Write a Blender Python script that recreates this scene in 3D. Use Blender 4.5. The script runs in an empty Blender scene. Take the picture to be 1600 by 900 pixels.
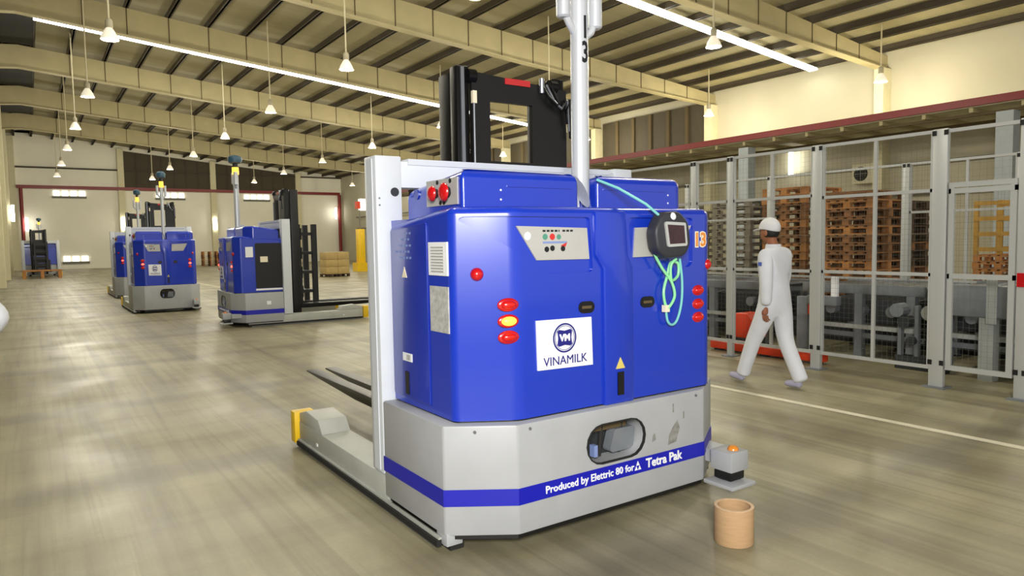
import bpy, bmesh, math, random
from mathutils import Vector, Matrix
random.seed(7)
PI = math.pi
scene = bpy.context.scene
col = scene.collection

# ------------------------------------------------------------------ camera, world, exposure
cam_d = bpy.data.cameras.new('camera'); cam = bpy.data.objects.new('camera', cam_d); col.objects.link(cam)
scene.camera = cam
cam_d.sensor_width = 36.0; cam_d.lens = 36.0 * 1105 / 1600; cam_d.clip_end = 300
yaw, pit, rol = math.radians(34.22), math.radians(-3.81), math.radians(-0.981)
fw = Vector((math.sin(yaw)*math.cos(pit), math.cos(yaw)*math.cos(pit), math.sin(pit)))
r0 = Vector((math.cos(yaw), -math.sin(yaw), 0)); u0 = r0.cross(fw)
rr = r0*math.cos(rol) + u0*math.sin(rol); uu = u0*math.cos(rol) - r0*math.sin(rol)
m = Matrix((rr, uu, -fw)).transposed().to_4x4(); m.translation = (0, 0, 1.58)
cam.matrix_world = m

world = bpy.data.worlds.new('world'); scene.world = world; world.use_nodes = True
world.node_tree.nodes['Background'].inputs[0].default_value = (1.0, 0.97, 0.90, 1)
world.node_tree.nodes['Background'].inputs[1].default_value = 0.5
vs = scene.view_settings
vs.view_transform = 'Standard'; vs.look = 'None'; vs.gamma = 1.0; vs.use_curve_mapping = False
vs.exposure = 0.55
ORD = ['first', 'second', 'third', 'fourth', 'fifth', 'sixth', 'seventh', 'eighth', 'ninth', 'tenth', 'eleventh', 'twelfth', 'thirteenth', 'fourteenth', 'fifteenth', 'sixteenth', 'seventeenth']
LAMP_W = 170.0
SKY_E = 12.0
# the photographer's flash, held just above and left of the camera
fl = bpy.data.lights.new('camera_flash', 'AREA'); fl.shape = 'DISK'; fl.size = 1.2; fl.energy = 270.0; fl.color = (1.0, 0.98, 0.95)
flo = bpy.data.objects.new('camera_flash', fl); col.objects.link(flo); flo.location = (-0.8, -1.2, 2.6)
flo.rotation_euler = (Vector((3.2, 3.9, 1.1)) - Vector(flo.location)).to_track_quat('-Z', 'Y').to_euler()

# ------------------------------------------------------------------ materials
def srgb(h):
    h = h.lstrip('#'); out = []
    for i in (0, 2, 4):
        c = int(h[i:i+2], 16) / 255
        out.append(c/12.92 if c <= 0.04045 else ((c+0.055)/1.055)**2.4)
    return tuple(out) + (1,)
def mat(name, colr, rough=0.5, metal=0.0, var=0.0, scale=6.0, coat=0.0, emit=None, estr=0.0, alpha=1.0, stretch=None, bump=0.0, spec=None):
    mt = bpy.data.materials.new(name); mt.use_nodes = True
    nt = mt.node_tree; b = nt.nodes['Principled BSDF']
    c = srgb(colr) if isinstance(colr, str) else colr
    b.inputs['Base Color'].default_value = c
    b.inputs['Roughness'].default_value = rough; b.inputs['Metallic'].default_value = metal
    b.inputs['Coat Weight'].default_value = coat; b.inputs['Coat Roughness'].default_value = 0.08
    b.inputs['Alpha'].default_value = alpha
    if spec is not None: b.inputs['Specular IOR Level'].default_value = spec
    if emit: b.inputs['Emission Color'].default_value = srgb(emit); b.inputs['Emission Strength'].default_value = estr
    if var > 0 or bump > 0:
        tc = nt.nodes.new('ShaderNodeTexCoord'); mp = nt.nodes.new('ShaderNodeMapping')
        if stretch: mp.inputs['Scale'].default_value = stretch
        nz = nt.nodes.new('ShaderNodeTexNoise'); nz.inputs['Scale'].default_value = scale; nz.inputs['Detail'].default_value = 5
        nt.links.new(tc.outputs['Object'], mp.inputs[0]); nt.links.new(mp.outputs[0], nz.inputs[0])
        if var > 0:
            rmp = nt.nodes.new('ShaderNodeValToRGB')
            rmp.color_ramp.elements[0].position = 0.3; rmp.color_ramp.elements[1].position = 0.7
            rmp.color_ramp.elements[0].color = tuple(x*(1-var) for x in c[:3]) + (1,)
            rmp.color_ramp.elements[1].color = tuple(min(1, x*(1+var*0.6)) for x in c[:3]) + (1,)
            nt.links.new(nz.outputs[0], rmp.inputs[0]); nt.links.new(rmp.outputs[0], b.inputs['Base Color'])
        if bump > 0:
            bp = nt.nodes.new('ShaderNodeBump'); bp.inputs['Strength'].default_value = bump; bp.inputs['Distance'].default_value = 0.01
            nt.links.new(nz.outputs[0], bp.inputs['Height']); nt.links.new(bp.outputs[0], b.inputs['Normal'])
    return mt
M = {}
M['blue'] = mat('blue_paint', '#1636b4', 0.28, coat=0.6)
M['blue_deep'] = mat('blue_deep_paint', '#142ea0', 0.32, coat=0.5)
M['stripe'] = mat('stripe_blue', '#1016a8', 0.4)
M['skirt'] = mat('skirt_grey_paint', '#a8aaac', 0.42, var=0.06, scale=4)
M['smudge'] = mat('grime', '#8b8a85', 0.8, var=0.3, scale=30)
M['frame'] = mat('frame_pale_grey', '#d3d8de', 0.4, var=0.03)
M['arm'] = mat('arm_grey', '#aeb0a8', 0.45, var=0.08)
M['black'] = mat('black_metal', '#0b0b0c', 0.45)
M['blacksteel'] = mat('black_steel', '#151517', 0.35, 0.5)
M['rubber'] = mat('rubber_black', '#1c1b19', 0.75)
M['steel'] = mat('bare_steel', '#8f939c', 0.3, 0.8)
M['pole'] = mat('pole_silver', '#ccd0d6', 0.32, 0.25)
M['white'] = mat('white_plastic', '#eef0f2', 0.45)
M['sheet'] = mat('paper_sheet', '#b9b9b4', 0.7, var=0.25, scale=40)
M['silver'] = mat('silver_sticker', '#b8b7b2', 0.45, 0.1, var=0.06)
M['red'] = mat('red_plastic', '#c01218', 0.25, coat=0.5)
M['redlens'] = mat('red_lens', '#c01410', 0.25, coat=0.5, emit='#ff1808', estr=0.06)
M['redlit'] = mat('red_lens_lit', '#ff5040', 0.3, emit='#ff4a38', estr=3.5)
M['amberlit'] = mat('amber_lens_lit', '#ffb040', 0.3, emit='#ffae38', estr=1.6)
M['amber'] = mat('amber_plastic', '#e08a28', 0.3, coat=0.4)
M['yellow'] = mat('yellow_paint', '#eec31a', 0.4, var=0.08)
M['paleyellow'] = mat('pale_yellow_sticker', '#d8c468', 0.5)
M['navy'] = mat('navy_print', '#1b1c78', 0.5)
M['ink'] = mat('ink_dark', '#17181c', 0.6)
M['cream'] = mat('cream_sticker', '#efe4c8', 0.5)
M['teal'] = mat('teal_cable', '#7cc9c4', 0.4)
M['green'] = mat('green_cable', '#8fdcA0', 0.4)
M['termgrey'] = mat('terminal_grey', '#33343a', 0.5, var=0.1)
M['screen'] = mat('screen_dark', '#3a2026', 0.25, var=0.3, scale=30)
M['greenlab'] = mat('label_green', '#4f8f7c', 0.6)
M['redlab'] = mat('label_red', '#c8302c', 0.6)
M['bluelab'] = mat('label_blue', '#7d8fc0', 0.6)
M['scanblue'] = mat('scanner_blue', '#33566c', 0.4)
M['cardboard'] = mat('cardboard', '#b8966e', 0.8, var=0.08, scale=12, stretch=(1, 1, 6))
M['cardedge'] = mat('cardboard_edge', '#d2b48e', 0.85, var=0.1, scale=30)
M['carton'] = mat('carton_brown', '#b39a63', 0.8, var=0.1)
M['wood'] = mat('pallet_wood', '#8c6038', 0.8, var=0.35, scale=5, stretch=(1, 1, 4))
M['woodor'] = mat('pallet_wood_orange', '#b57c44', 0.8, var=0.3, scale=5)
M['woodgrey'] = mat('pallet_wood_grey', '#8d8574', 0.85, var=0.25, scale=5)
M['wooddark'] = mat('pallet_wood_dark', '#4f3c28', 0.85, var=0.3)
M['gold'] = mat('yellow_timber', '#b98f3c', 0.7, var=0.15)
M['fence'] = mat('fence_aluminium', '#c6c8c6', 0.4, 0.3)
M['wire'] = mat('fence_wire', '#74746a', 0.5, 0.4)
M['cap'] = mat('black_connector', '#141414', 0.5)
M['mach'] = mat('machine_grey', '#7d8287', 0.5, 0.2, var=0.15)
M['machd'] = mat('machine_dark', '#34373a', 0.55, 0.2, var=0.2)
M['machl'] = mat('machine_light', '#b3b7b4', 0.4, 0.3, var=0.1)
M['redpaint'] = mat('red_paint', '#d8401c', 0.5, var=0.1)
M['redpipe'] = mat('red_pipe_paint', '#7a1612', 0.45)
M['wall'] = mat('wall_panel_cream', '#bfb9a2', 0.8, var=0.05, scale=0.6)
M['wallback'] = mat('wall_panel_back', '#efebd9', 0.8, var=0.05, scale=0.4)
M['ceil'] = mat('roof_sheet_olive', '#978e6c', 0.75, var=0.12, scale=0.8, stretch=(0.3, 3, 1))
M['soffit'] = mat('canopy_soffit', '#d6ceb0', 0.75, var=0.1)
M['rafter'] = mat('rafter_beige', '#b3a77e', 0.65, var=0.08, scale=1.5)
M['purlin'] = mat('purlin_unlit_brown', '#433a2b', 0.7, var=0.1)  # brown darkened in the colour, as the purlins hang unlit
M['seam'] = mat('seam_dark', '#5a4c30', 0.8)
M['colm'] = mat('column_cream', '#d8d0ac', 0.7, var=0.05)
M['colblue'] = mat('column_bluegrey', '#a9b0b4', 0.6, var=0.06)
M['louver'] = mat('louver_brown', '#4a4230', 0.75, var=0.15, scale=3, stretch=(8, 8, 1))
M['dark'] = mat('vent_dark', '#1a1814', 0.8)
M['ventgrey'] = mat('vent_blade_grey', '#6f6d62', 0.6)
M['skylight'] = mat('skylight_sheet', '#f4f2e4', 0.6, emit='#fffdf0', estr=SKY_E)
M['lampglow'] = mat('lamp_glow', '#ffffff', 0.4, emit='#fffbe8', estr=9.0)
M['lampshade'] = mat('lamp_shade', '#f0ead8', 0.35, emit='#fff4d8', estr=0.35)
M['lamphouse'] = mat('lamp_housing', '#b9b096', 0.5)
M['rod'] = mat('lamp_rod', '#d9cfae', 0.6)
M['tubelit'] = mat('tube_light_lit', '#ffffff', 0.4, emit='#fffef4', estr=7.0)
M['pane'] = mat('bright_pane', '#ffffff', 0.4, emit='#fbfaf0', estr=1.0)
M['acgrey'] = mat('ac_casing', '#c9c2a6', 0.6)
M['linew'] = mat('floor_line_paint', '#e2dcc4', 0.7, var=0.12, scale=8)
M['skin'] = mat('skin', '#9c6448', 0.55)
M['cloth'] = mat('white_cotton', '#dcdfe6', 0.85, bump=0.25, scale=9, var=0.03)
M['capcloth'] = mat('white_cap_cloth', '#dedee2', 0.85)
M['hair'] = mat('black_hair', '#14110f', 0.6)
M['shoe'] = mat('shoe_cover_lavender', '#a9a7bd', 0.7)
M['badge'] = mat('badge_blue', '#5468b8', 0.6)

def floor_mat():
    mt = bpy.data.materials.new('concrete_floor'); mt.use_nodes = True; nt = mt.node_tree
    b = nt.nodes['Principled BSDF']; L = nt.links.new
    tc = nt.nodes.new('ShaderNodeTexCoord')
    def noise(scale, sc=(1, 1, 1), det=6, dist=0.0, rot=0.0):
        mp = nt.nodes.new('ShaderNodeMapping'); mp.inputs['Scale'].default_value = sc; mp.inputs['Rotation'].default_value = (0, 0, rot)
        n = nt.nodes.new('ShaderNodeTexNoise'); n.inputs['Scale'].default_value = scale; n.inputs['Detail'].default_value = det
        n.inputs['Distortion'].default_value = dist
        L(tc.outputs['Object'], mp.inputs[0]); L(mp.outputs[0], n.inputs[0]); return n.outputs[0]
    def ramp(src, p0, c0, p1, c1):
        r = nt.nodes.new('ShaderNodeValToRGB'); e = r.color_ramp.elements
        e[0].position = p0; e[0].color = c0; e[1].position = p1; e[1].color = c1; L(src, r.inputs[0]); return r.outputs[0]
    def mul(a, c, f=1.0):
        x = nt.nodes.new('ShaderNodeMix'); x.data_type = 'RGBA'; x.blend_type = 'MULTIPLY'; x.inputs[0].default_value = f
        L(a, x.inputs[6]); L(c, x.inputs[7]); return x.outputs[2]
    base = ramp(noise(0.55, det=8, dist=0.4), 0.3, srgb('#928a76'), 0.72, srgb('#b4ad99'))
    g = lambda v: (v, v, v*0.97, 1)
    c = mul(base, ramp(noise(1.2, (3.4, 0.10, 1), dist=0.3), 0.40, g(0.74), 0.56, g(1.0)))          # wheel streaks down the aisle
    c = mul(c, ramp(noise(1.0, (0.12, 2.4, 1), rot=0.2), 0.34, g(0.86), 0.52, g(1.0)))   # crossing streaks
    c = mul(c, ramp(noise(3.0, det=10), 0.3, g(0.9), 0.6, g(1.0)))
    c = mul(c, ramp(noise(40, det=3), 0.3, g(0.93), 0.7, g(1.0)))
    c = mul(c, ramp(noise(1.5, (12, 0.3, 1), det=4, dist=0.3), 0.36, g(0.84), 0.5, g(1.0)))
    wv = nt.nodes.new('ShaderNodeTexWave'); wv.wave_type = 'RINGS'; wv.inputs['Scale'].default_value = 0.22
    wv.inputs['Distortion'].default_value = 1.6; wv.inputs['Detail'].default_value = 3
    mp = nt.nodes.new('ShaderNodeMapping'); mp.inputs['Location'].default_value = (9, -14, 0); mp.inputs['Scale'].default_value = (1, 0.5, 1)
    L(tc.outputs['Object'], mp.inputs[0]); L(mp.outputs[0], wv.inputs[0])
    c = mul(c, ramp(wv.outputs[1], 0.0, g(0.72), 0.08, g(1.0)), 0.9)                      # curved tyre marks
    L(c, b.inputs['Base Color'])
    rg = ramp(noise(0.9, det=4), 0.3, (0.34, 0.34, 0.34, 1), 0.7, (0.55, 0.55, 0.55, 1)); L(rg, b.inputs['Roughness'])
    return mt
M['floor'] = floor_mat()

# ------------------------------------------------------------------ mesh helpers
def link(o, parent=None):
    col.objects.link(o)
    if parent: o.parent = parent
    return o
def tag(o, label=None, cat=None, group=None, kind=None):
    if label: o['label'] = label
    if cat: o['category'] = cat
    if group: o['group'] = group
    if kind: o['kind'] = kind
    return o
def empty(name, loc, label, cat, group=None, rz=0.0):
    o = bpy.data.objects.new(name, None); o.empty_display_size = 0.1; col.objects.link(o)
    o.location = loc; o.rotation_euler = (0, 0, rz)
    return tag(o, label, cat, group)
class MB:
    def __init__(s, off=(0, 0, 0)): s.v = []; s.f = []; s.o = Vector(off)
    def add(s, vs, fs):
        n = len(s.v); s.v += [Vector(p) - s.o for p in vs]; s.f += [tuple(i+n for i in f) for f in fs]; return s
    def box(s, x0, x1, y0, y1, z0, z1):
        return s.add([(x0,y0,z0),(x1,y0,z0),(x1,y1,z0),(x0,y1,z0),(x0,y0,z1),(x1,y0,z1),(x1,y1,z1),(x0,y1,z1)],
                     [(3,2,1,0),(4,5,6,7),(0,1,5,4),(1,2,6,5),(2,3,7,6),(3,0,4,7)])
    def prism(s, poly, a0, a1, axis='z'):
        def P(p, a): return {'z': (p[0], p[1], a), 'y': (p[0], a, p[1]), 'x': (a, p[0], p[1])}[axis]
        n = len(poly); vs = [P(p, a0) for p in poly] + [P(p, a1) for p in poly]
        return s.add(vs, [tuple(range(n-1, -1, -1)), tuple(range(n, 2*n))] + [(i, (i+1) % n, n+(i+1) % n, n+i) for i in range(n)])
    def soft_prism(s, poly, z0, z1, r, seg=5):          # vertical prism with a rolled top edge
        P = [Vector(p) for p in poly]; n = len(P)
        area = sum(P[i].x*P[(i+1) % n].y - P[(i+1) % n].x*P[i].y for i in range(n))
        if area < 0: P.reverse()
        def off(d):
            out = []
            for i in range(n):
                e0 = (P[i]-P[i-1]).normalized(); e1 = (P[(i+1) % n]-P[i]).normalized()
                n0 = Vector((-e0.y, e0.x)); n1 = Vector((-e1.y, e1.x)); b = (n0+n1).normalized()
                out.append(P[i] + b*(d/max(0.3, b.dot(n0))))
            return out
        rings = [(off(0), z0)] + [(off(r*(1-math.cos(PI/2*k/seg))), z1-r+r*math.sin(PI/2*k/seg)) for k in range(seg+1)]
        vs = [(p.x, p.y, z) for ring, z in rings for p in ring]; m_ = len(rings)
        fs = [(i*n+k, i*n+(k+1) % n, (i+1)*n+(k+1) % n, (i+1)*n+k) for i in range(m_-1) for k in range(n)]
        return s.add(vs, fs + [tuple(range(n-1, -1, -1)), tuple(range((m_-1)*n, m_*n))])
    def tube(s, pts, r, n=8, cap=True):
        pts = [Vector(p) for p in pts]; rs = r if isinstance(r, (list, tuple)) else [r]*len(pts); vs = []; prev = None
        for i, p in enumerate(pts):
            d = (pts[min(i+1, len(pts)-1)] - pts[max(i-1, 0)]).normalized()
            a = prev if prev is not None else (Vector((0, 0, 1)) if abs(d.z) < 0.9 else Vector((1, 0, 0)))
            a = (a - d*a.dot(d)).normalized(); b = d.cross(a); prev = a
            for k in range(n):
                t = 2*PI*k/n; vs.append(p + (a*math.cos(t) + b*math.sin(t))*rs[i])
        fs = []
        for i in range(len(pts)-1):
            for k in range(n): fs.append((i*n+k, i*n+(k+1) % n, (i+1)*n+(k+1) % n, (i+1)*n+k))
        if cap: fs += [tuple(range(n-1, -1, -1)), tuple(range((len(pts)-1)*n, len(pts)*n))]
        return s.add(vs, fs)
    def cyl(s, p0, p1, r, n=16): return s.tube([p0, p1], r, n)
    def lathe(s, prof, c=(0, 0, 0), n=20, closed=False):
        vs = []; fs = []; m_ = len(prof)
        for r, z in prof:
            for k in range(n): t = 2*PI*k/n; vs.append((c[0]+r*math.cos(t), c[1]+r*math.sin(t), c[2]+z))
        for i in range(m_ if closed else m_-1):
            j = (i+1) % m_
            for k in range(n): fs.append((i*n+k, i*n+(k+1) % n, j*n+(k+1) % n, j*n+k))
        if not closed: fs += [tuple(range(n-1, -1, -1)), tuple(range((m_-1)*n, m_*n))]
        return s.add(vs, fs)
    def dome(s, c, r, axis, squash=(1, 1), n=14, m_=5, depth=None):   # half ellipsoid bulging along axis
        a = Vector(axis).normalized(); up = Vector((0, 0, 1)) if abs(a.z) < 0.9 else Vector((1, 0, 0))
        u = up.cross(a).normalized(); w = a.cross(u); depth = depth or r; vs = []; fs = []; c = Vector(c)
        for i in range(m_+1):
            ph = PI/2*i/m_
            for k in range(n):
                t = 2*PI*k/n
                vs.append(c + a*depth*math.sin(ph) + (u*math.cos(t)*squash[0] + w*math.sin(t)*squash[1])*r*max(0.02, math.cos(ph)))
        for i in range(m_):
            for k in range(n): fs.append((i*n+k, i*n+(k+1) % n, (i+1)*n+(k+1) % n, (i+1)*n+k))
        fs += [tuple(range(n-1, -1, -1)), tuple(range(m_*n, (m_+1)*n))]
        return s.add(vs, fs)
    def mesh(s, name, mt, smooth=False, bevel=0.0, seg=2, ang=30):
        me = bpy.data.meshes.new(name); bm = bmesh.new()
        vs = [bm.verts.new(p) for p in s.v]
        for f in s.f:
            try: bm.faces.new([vs[i] for i in f])
            except ValueError: pass
        bmesh.ops.recalc_face_normals(bm, faces=bm.faces)
        if bevel > 0:
            es = [e for e in bm.edges if len(e.link_faces) == 2 and e.calc_face_angle(0) > math.radians(ang)]
            bmesh.ops.bevel(bm, geom=es, offset=bevel, segments=seg, profile=0.5, affect='EDGES', clamp_overlap=True)
        bm.to_mesh(me); bm.free(); me.materials.append(M[mt] if isinstance(mt, str) else mt)
        if smooth or bevel > 0:
            me.shade_smooth(); me.set_sharp_from_angle(angle=math.radians(40))
        return me
    def build(s, name, mt, parent=None, **k):
        return link(bpy.data.objects.new(name, s.mesh(name, mt, **k)), parent)
def round_poly(pts, rad, seg=5):
    out = []; n = len(pts)
    for i in range(n):
        p = Vector(pts[i]); a = Vector(pts[i-1]) - p; b = Vector(pts[(i+1) % n]) - p
        r = rad[i] if isinstance(rad, (list, tuple)) else rad
        if r <= 0: out.append(tuple(p)); continue
        la, lb = a.length, b.length; a.normalize(); b.normalize()
        half = a.angle(b)/2; d = min(r/math.tan(half), la*0.49, lb*0.49); rr_ = d*math.tan(half)
        c = p + (a+b).normalized()*(rr_/math.sin(half))
        s0 = p + a*d - c; s1 = p + b*d - c
        a0 = math.atan2(s0.y, s0.x); a1 = math.atan2(s1.y, s1.x); da = (a1-a0+PI) % (2*PI) - PI
        for k in range(seg+1):
            t = a0 + da*k/seg; out.append((c.x+rr_*math.cos(t), c.y+rr_*math.sin(t)))
    return out
def capsule(cx, cz, hw, hh, seg=8):
    o = []
    for k in range(seg+1): t = -PI/2 + PI*k/seg; o.append((cx+hw-hh+hh*math.cos(t), cz+hh*math.sin(t)))
    for k in range(seg+1): t = PI/2 + PI*k/seg; o.append((cx-hw+hh+hh*math.cos(t), cz+hh*math.sin(t)))
    return o
def boolean_cut(o, cutters):
    tmp = []
    for c in cutters:
        md = o.modifiers.new('cut', 'BOOLEAN'); md.operation = 'DIFFERENCE'; md.solver = 'EXACT'; md.object = c; tmp.append(c)
    bpy.context.view_layer.update(); dg = bpy.context.evaluated_depsgraph_get()
    me = bpy.data.meshes.new_from_object(o.evaluated_get(dg)); o.modifiers.clear(); o.data = me
    me.shade_smooth(); me.set_sharp_from_angle(angle=math.radians(30))
    for c in tmp: bpy.data.objects.remove(c)
def text_mesh(s, size, depth=0.002, bold=0.0, align='CENTER'):
    cu = bpy.data.curves.new('lettering', 'FONT'); cu.body = s; cu.size = size; cu.extrude = depth; cu.offset = bold
    cu.align_x = align; cu.align_y = 'CENTER'; cu.resolution_u = 2
    o = bpy.data.objects.new('lettering', cu); col.objects.link(o); bpy.context.view_layer.update()
    me = bpy.data.meshes.new_from_object(o.evaluated_get(bpy.context.evaluated_depsgraph_get()))
    bpy.data.objects.remove(o); return me
def text_on(s, size, frm, mt, parent, name='lettering', depth=0.0015, bold=0.0, align='CENTER'):
    """frm maps (x, y, z) of the flat text to local coordinates"""
    me = text_mesh(s, size, depth, bold, align)
    for v in me.vertices: v.co = frm(v.co)
    me.materials.clear(); me.materials.append(M[mt]); return link(bpy.data.objects.new(name, me), parent)
def kids(o): return [c for c in bpy.data.objects if c.parent == o]
def copy_tree(o, parent=None, skip=(), cmap=None):
    c = o.copy(); col.objects.link(c); c.parent = parent
    for ch in (cmap[o.name] if cmap else kids(o)):
        if ch.name.split('.')[0] not in skip: copy_tree(ch, c, skip, cmap)
    return c
def child_map(root):
    mp = {}
    def rec(o):
        mp[o.name] = kids(o)
        for c in mp[o.name]: rec(c)
    rec(root); return mp

# ------------------------------------------------------------------ the hall
XW, YB, YF, XL = 24.4, 64.1, -9.0, -24.4
SL = 0.097
def roof(x): return 9.98 - SL*abs(x)                      # underside of the purlins
floor = tag(MB().box(XL, XW, YF, YB+0.2, -0.2, 0.0).build('floor', 'floor'), kind='structure')
fl_line = MB().box(5.91, 5.985, -6, 46, 0.0, 0.003).build('floor_line', 'linew', floor)
fl_line['label'] = 'thin cream line painted along the aisle'
ceil = MB()
for sx in (1, -1):
    z0, z1 = roof(0.6)+0.22, roof(XW)+0.22
    p = [(0.6*sx, z0), (XW*sx, z1), (XW*sx, z1+0.12), (0.6*sx, z0+0.12)]
    ceil.prism(p, YF, YB, 'y')
ceil.box(-0.62, 0.62, YF, YB, roof(0)+1.0, roof(0)+1.1)
ceiling = tag(ceil.build('ceiling', 'ceil'), kind='structure')
RY = [-1.6, 5.7, 13.0, 20.3, 27.6, 35.9, 44.8, 53.7]
# ridge ventilator: dark box over the ridge gap with blades
rv = MB(); rv.box(-0.64, -0.6, YF, YB, roof(0)+0.1, roof(0)+1.0); rv.box(0.6, 0.64, YF, YB, roof(0)+0.1, roof(0)+1.0)
rv.build('ridge_ventilator', 'dark', ceiling)
for i in range(len(RY)-1):
    b = MB()
    for k in range(3): b.box(-0.56, 0.56, RY[i]+1.2+k*2.2, RY[i]+1.5+k*2.2, roof(0)+0.5, roof(0)+0.55)
    b.build('ventilator_blade', 'ventgrey', ceiling)
    MB().box(-1.9, 0.55, RY[i]+0.5, RY[i+1]-0.4, roof(1.2)+0.05, roof(1.2)+0.12).build('vent_shade_panel', 'dark', ceiling)  # dark sheet painted for the shade inside the roof opening
# purlins
px = [0.53 + 1.3*k for k in range(19)]
for sx in (1, -1):
    for x in px:
        z = roof(x); b = MB()
        b.box(sx*x-0.03, sx*x+0.03, YF, YB, z, z+0.215); b.box(sx*x-0.075, sx*x+0.075, YF, YB, z, z+0.02)
        b.build('purlin', 'purlin', ceiling)
# tapered rafters, their stiffener seams and flanges
def rdepth(x):
    t = abs(x)/XW
    return 0.92 - 0.06*t/0.62 if t < 0.62 else 0.86 - (t-0.62)/0.38*0.40
for y in RY:
    for sx in (1, -1):
        xs = [XW*k/12 for k in range(13)]
        top = [(sx*x, roof(x)-0.002) for x in xs]; bot = [(sx*x, roof(x)-rdepth(x)) for x in xs]
        if sx < 0: top, bot = top[::-1], bot[::-1]
        web = MB().prism(bot + top[::-1], y-0.03, y+0.03, 'y')
        rf = web.build('rafter', 'rafter', ceiling)
        fb = MB(); lo = [(q[0], q[1]-0.03) for q in bot]; fb.prism(lo + bot[::-1], y-0.15, y+0.15, 'y'); fb.build('rafter_flange', 'rafter', rf)
        for x in px[1:]:
            zt = roof(x); MB().box(sx*x-0.016, sx*x+0.016, y-0.045, y+0.045, zt-rdepth(x)+0.01, zt-0.01).build('stiffener', 'seam', rf)
# rows of strip lights fixed under the purlins, running down the slope
for ys, lb in ((15.25, 'lit white strip light under the purlins, in the row nearer the safety fence'), (30.95, 'lit white strip light under the purlins, in the row deeper in the hall')):
    for k in range(len(px)-1):
        x0, x1 = px[k]+0.02, px[k+1]-0.02
        t = MB().prism([(x0, roof(x0)-0.09), (x1, roof(x1)-0.09), (x1, roof(x1)-0.035), (x0, roof(x0)-0.035)], ys, ys+0.32, 'y').build('strip_light', 'skylight', ceiling)
        t['label'] = lb
        MB().prism([(x0, roof(x0)-0.034), (x1, roof(x1)-0.034), (x1, roof(x1)-0.002), (x0, roof(x0)-0.002)], ys+0.02, ys+0.30, 'y').build('tray', 'lamphouse', t)
# walls
zt = roof(XW)+0.2
wb = MB(); wb.prism([(XL, 0), (XW, 0), (XW, zt), (0, roof(0)+0.4), (XL, zt)], YB, YB+0.2, 'y')
wb.box(-0.7, 0.7, YB, YB+0.2, roof(0)+0.2, roof(0)+1.1)
wall_back = tag(wb.build('wall_back', 'wallback'), kind='structure')
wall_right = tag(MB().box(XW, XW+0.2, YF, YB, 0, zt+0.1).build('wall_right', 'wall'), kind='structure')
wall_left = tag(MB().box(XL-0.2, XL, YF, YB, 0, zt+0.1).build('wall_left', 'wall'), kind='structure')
BC = [-7.4, -0.8, 6.27, 13.1, 20.3]
for x in BC: MB().box(x-0.22, x+0.22, YB-0.35, YB-0.005, 0, roof(x)-0.02).build('wall_column', 'colm', wall_back)
def louver(parent, x0, x1, y0, y1, z0, ztop, axis):
    b = MB()
    if axis == 'x':
        b.prism([(x0, z0), (x1, z0), (x1, ztop(x1)), (x0, ztop(x0))], y0, y1, 'y')
    else: b.box(x0, x1, y0, y1, z0, ztop(x0))
    return b.build('louver_panel', 'louver', parent)
for a, b_ in ((6.5, 12.88), (13.32, 20.08)):
    lp = louver(wall_back, a, b_, YB-0.1, YB-0.03, 6.35, lambda x: roof(x)-0.15, 'x')
    n = 7
    for k in range(1, n):
        x = a + (b_-a)*k/n; MB().box(x-0.05, x+0.05, YB-0.14, YB-0.1, 6.36, roof(x)-0.2).build('louver_mullion', 'purlin', lp)
for x0, x1 in ((-0.55, 24.1),):
    MB().box(x0, x1, YB-0.52, YB-0.38, 6.08, 6.32).build('fire_pipe', 'redpipe', wall_back)
MB().cyl((-0.3, YB-0.45, 0.0), (-0.3, YB-0.45, 6.1), 0.12, 10).build('fire_pipe', 'redpipe', wall_back)
MB().cyl((24.05, YB-0.45, 0.9), (24.05, YB-0.45, 6.1), 0.16, 10).build('fire_pipe', 'redpipe', wall_back)
# eave haunch line at the back wall top
MB().box(XL, XW, YB-0.3, YB-0.02, roof(XW)-0.0, roof(XW)+0.1).build('wall_girt', 'purlin', wall_back)
# small bright ventilator panes on the back wall
def vent_row(xc, z, n, w):
    rail = MB().box(xc-n*w/2, xc+n*w/2, YB-0.14, YB-0.01, z-0.32, z-0.16).build('vent_sill', 'ventgrey', wall_back)
    for k in range(n):
        x = xc-n*w/2+w*(k+0.5); MB().box(x-w*0.36, x+w*0.36, YB-0.1, YB-0.01, z-0.14, z+0.26).build('vent_pane', 'pane', rail)
vent_row(2.75, 5.72, 4, 0.56); vent_row(2.95, 0.72, 3, 0.6); vent_row(9.8, 5.72, 4, 0.56); vent_row(16.7, 5.72, 4, 0.56)
# right wall: columns, dark louvers beyond the third frame, girts
for y in RY: MB().box(XW-0.5, XW-0.005, y-0.16, y+0.16, 0, roof(XW)-0.45).build('wall_column', 'colm', wall_right)
for i in range(4, 8):
    lp = MB().box(XW-0.12, XW-0.03, RY[i-1]+0.3, RY[i]-0.3, 5.2, roof(XW)-0.25).build('louver_panel', 'louver', wall_right)
    for k in range(1, 6):
        y = RY[i-1]+0.3+(RY[i]-RY[i-1]-0.6)*k/6; MB().box(XW-0.2, XW-0.12, y-0.09, y+0.09, 5.21, roof(XW)-0.26).build('louver_mullion', 'seam', lp)
for z in (2.9, 3.9): MB().cyl((XW-0.2, -4, z), (XW-0.2, 60, z), 0.05, 8).build('wall_conduit', 'ventgrey', wall_right)
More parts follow.
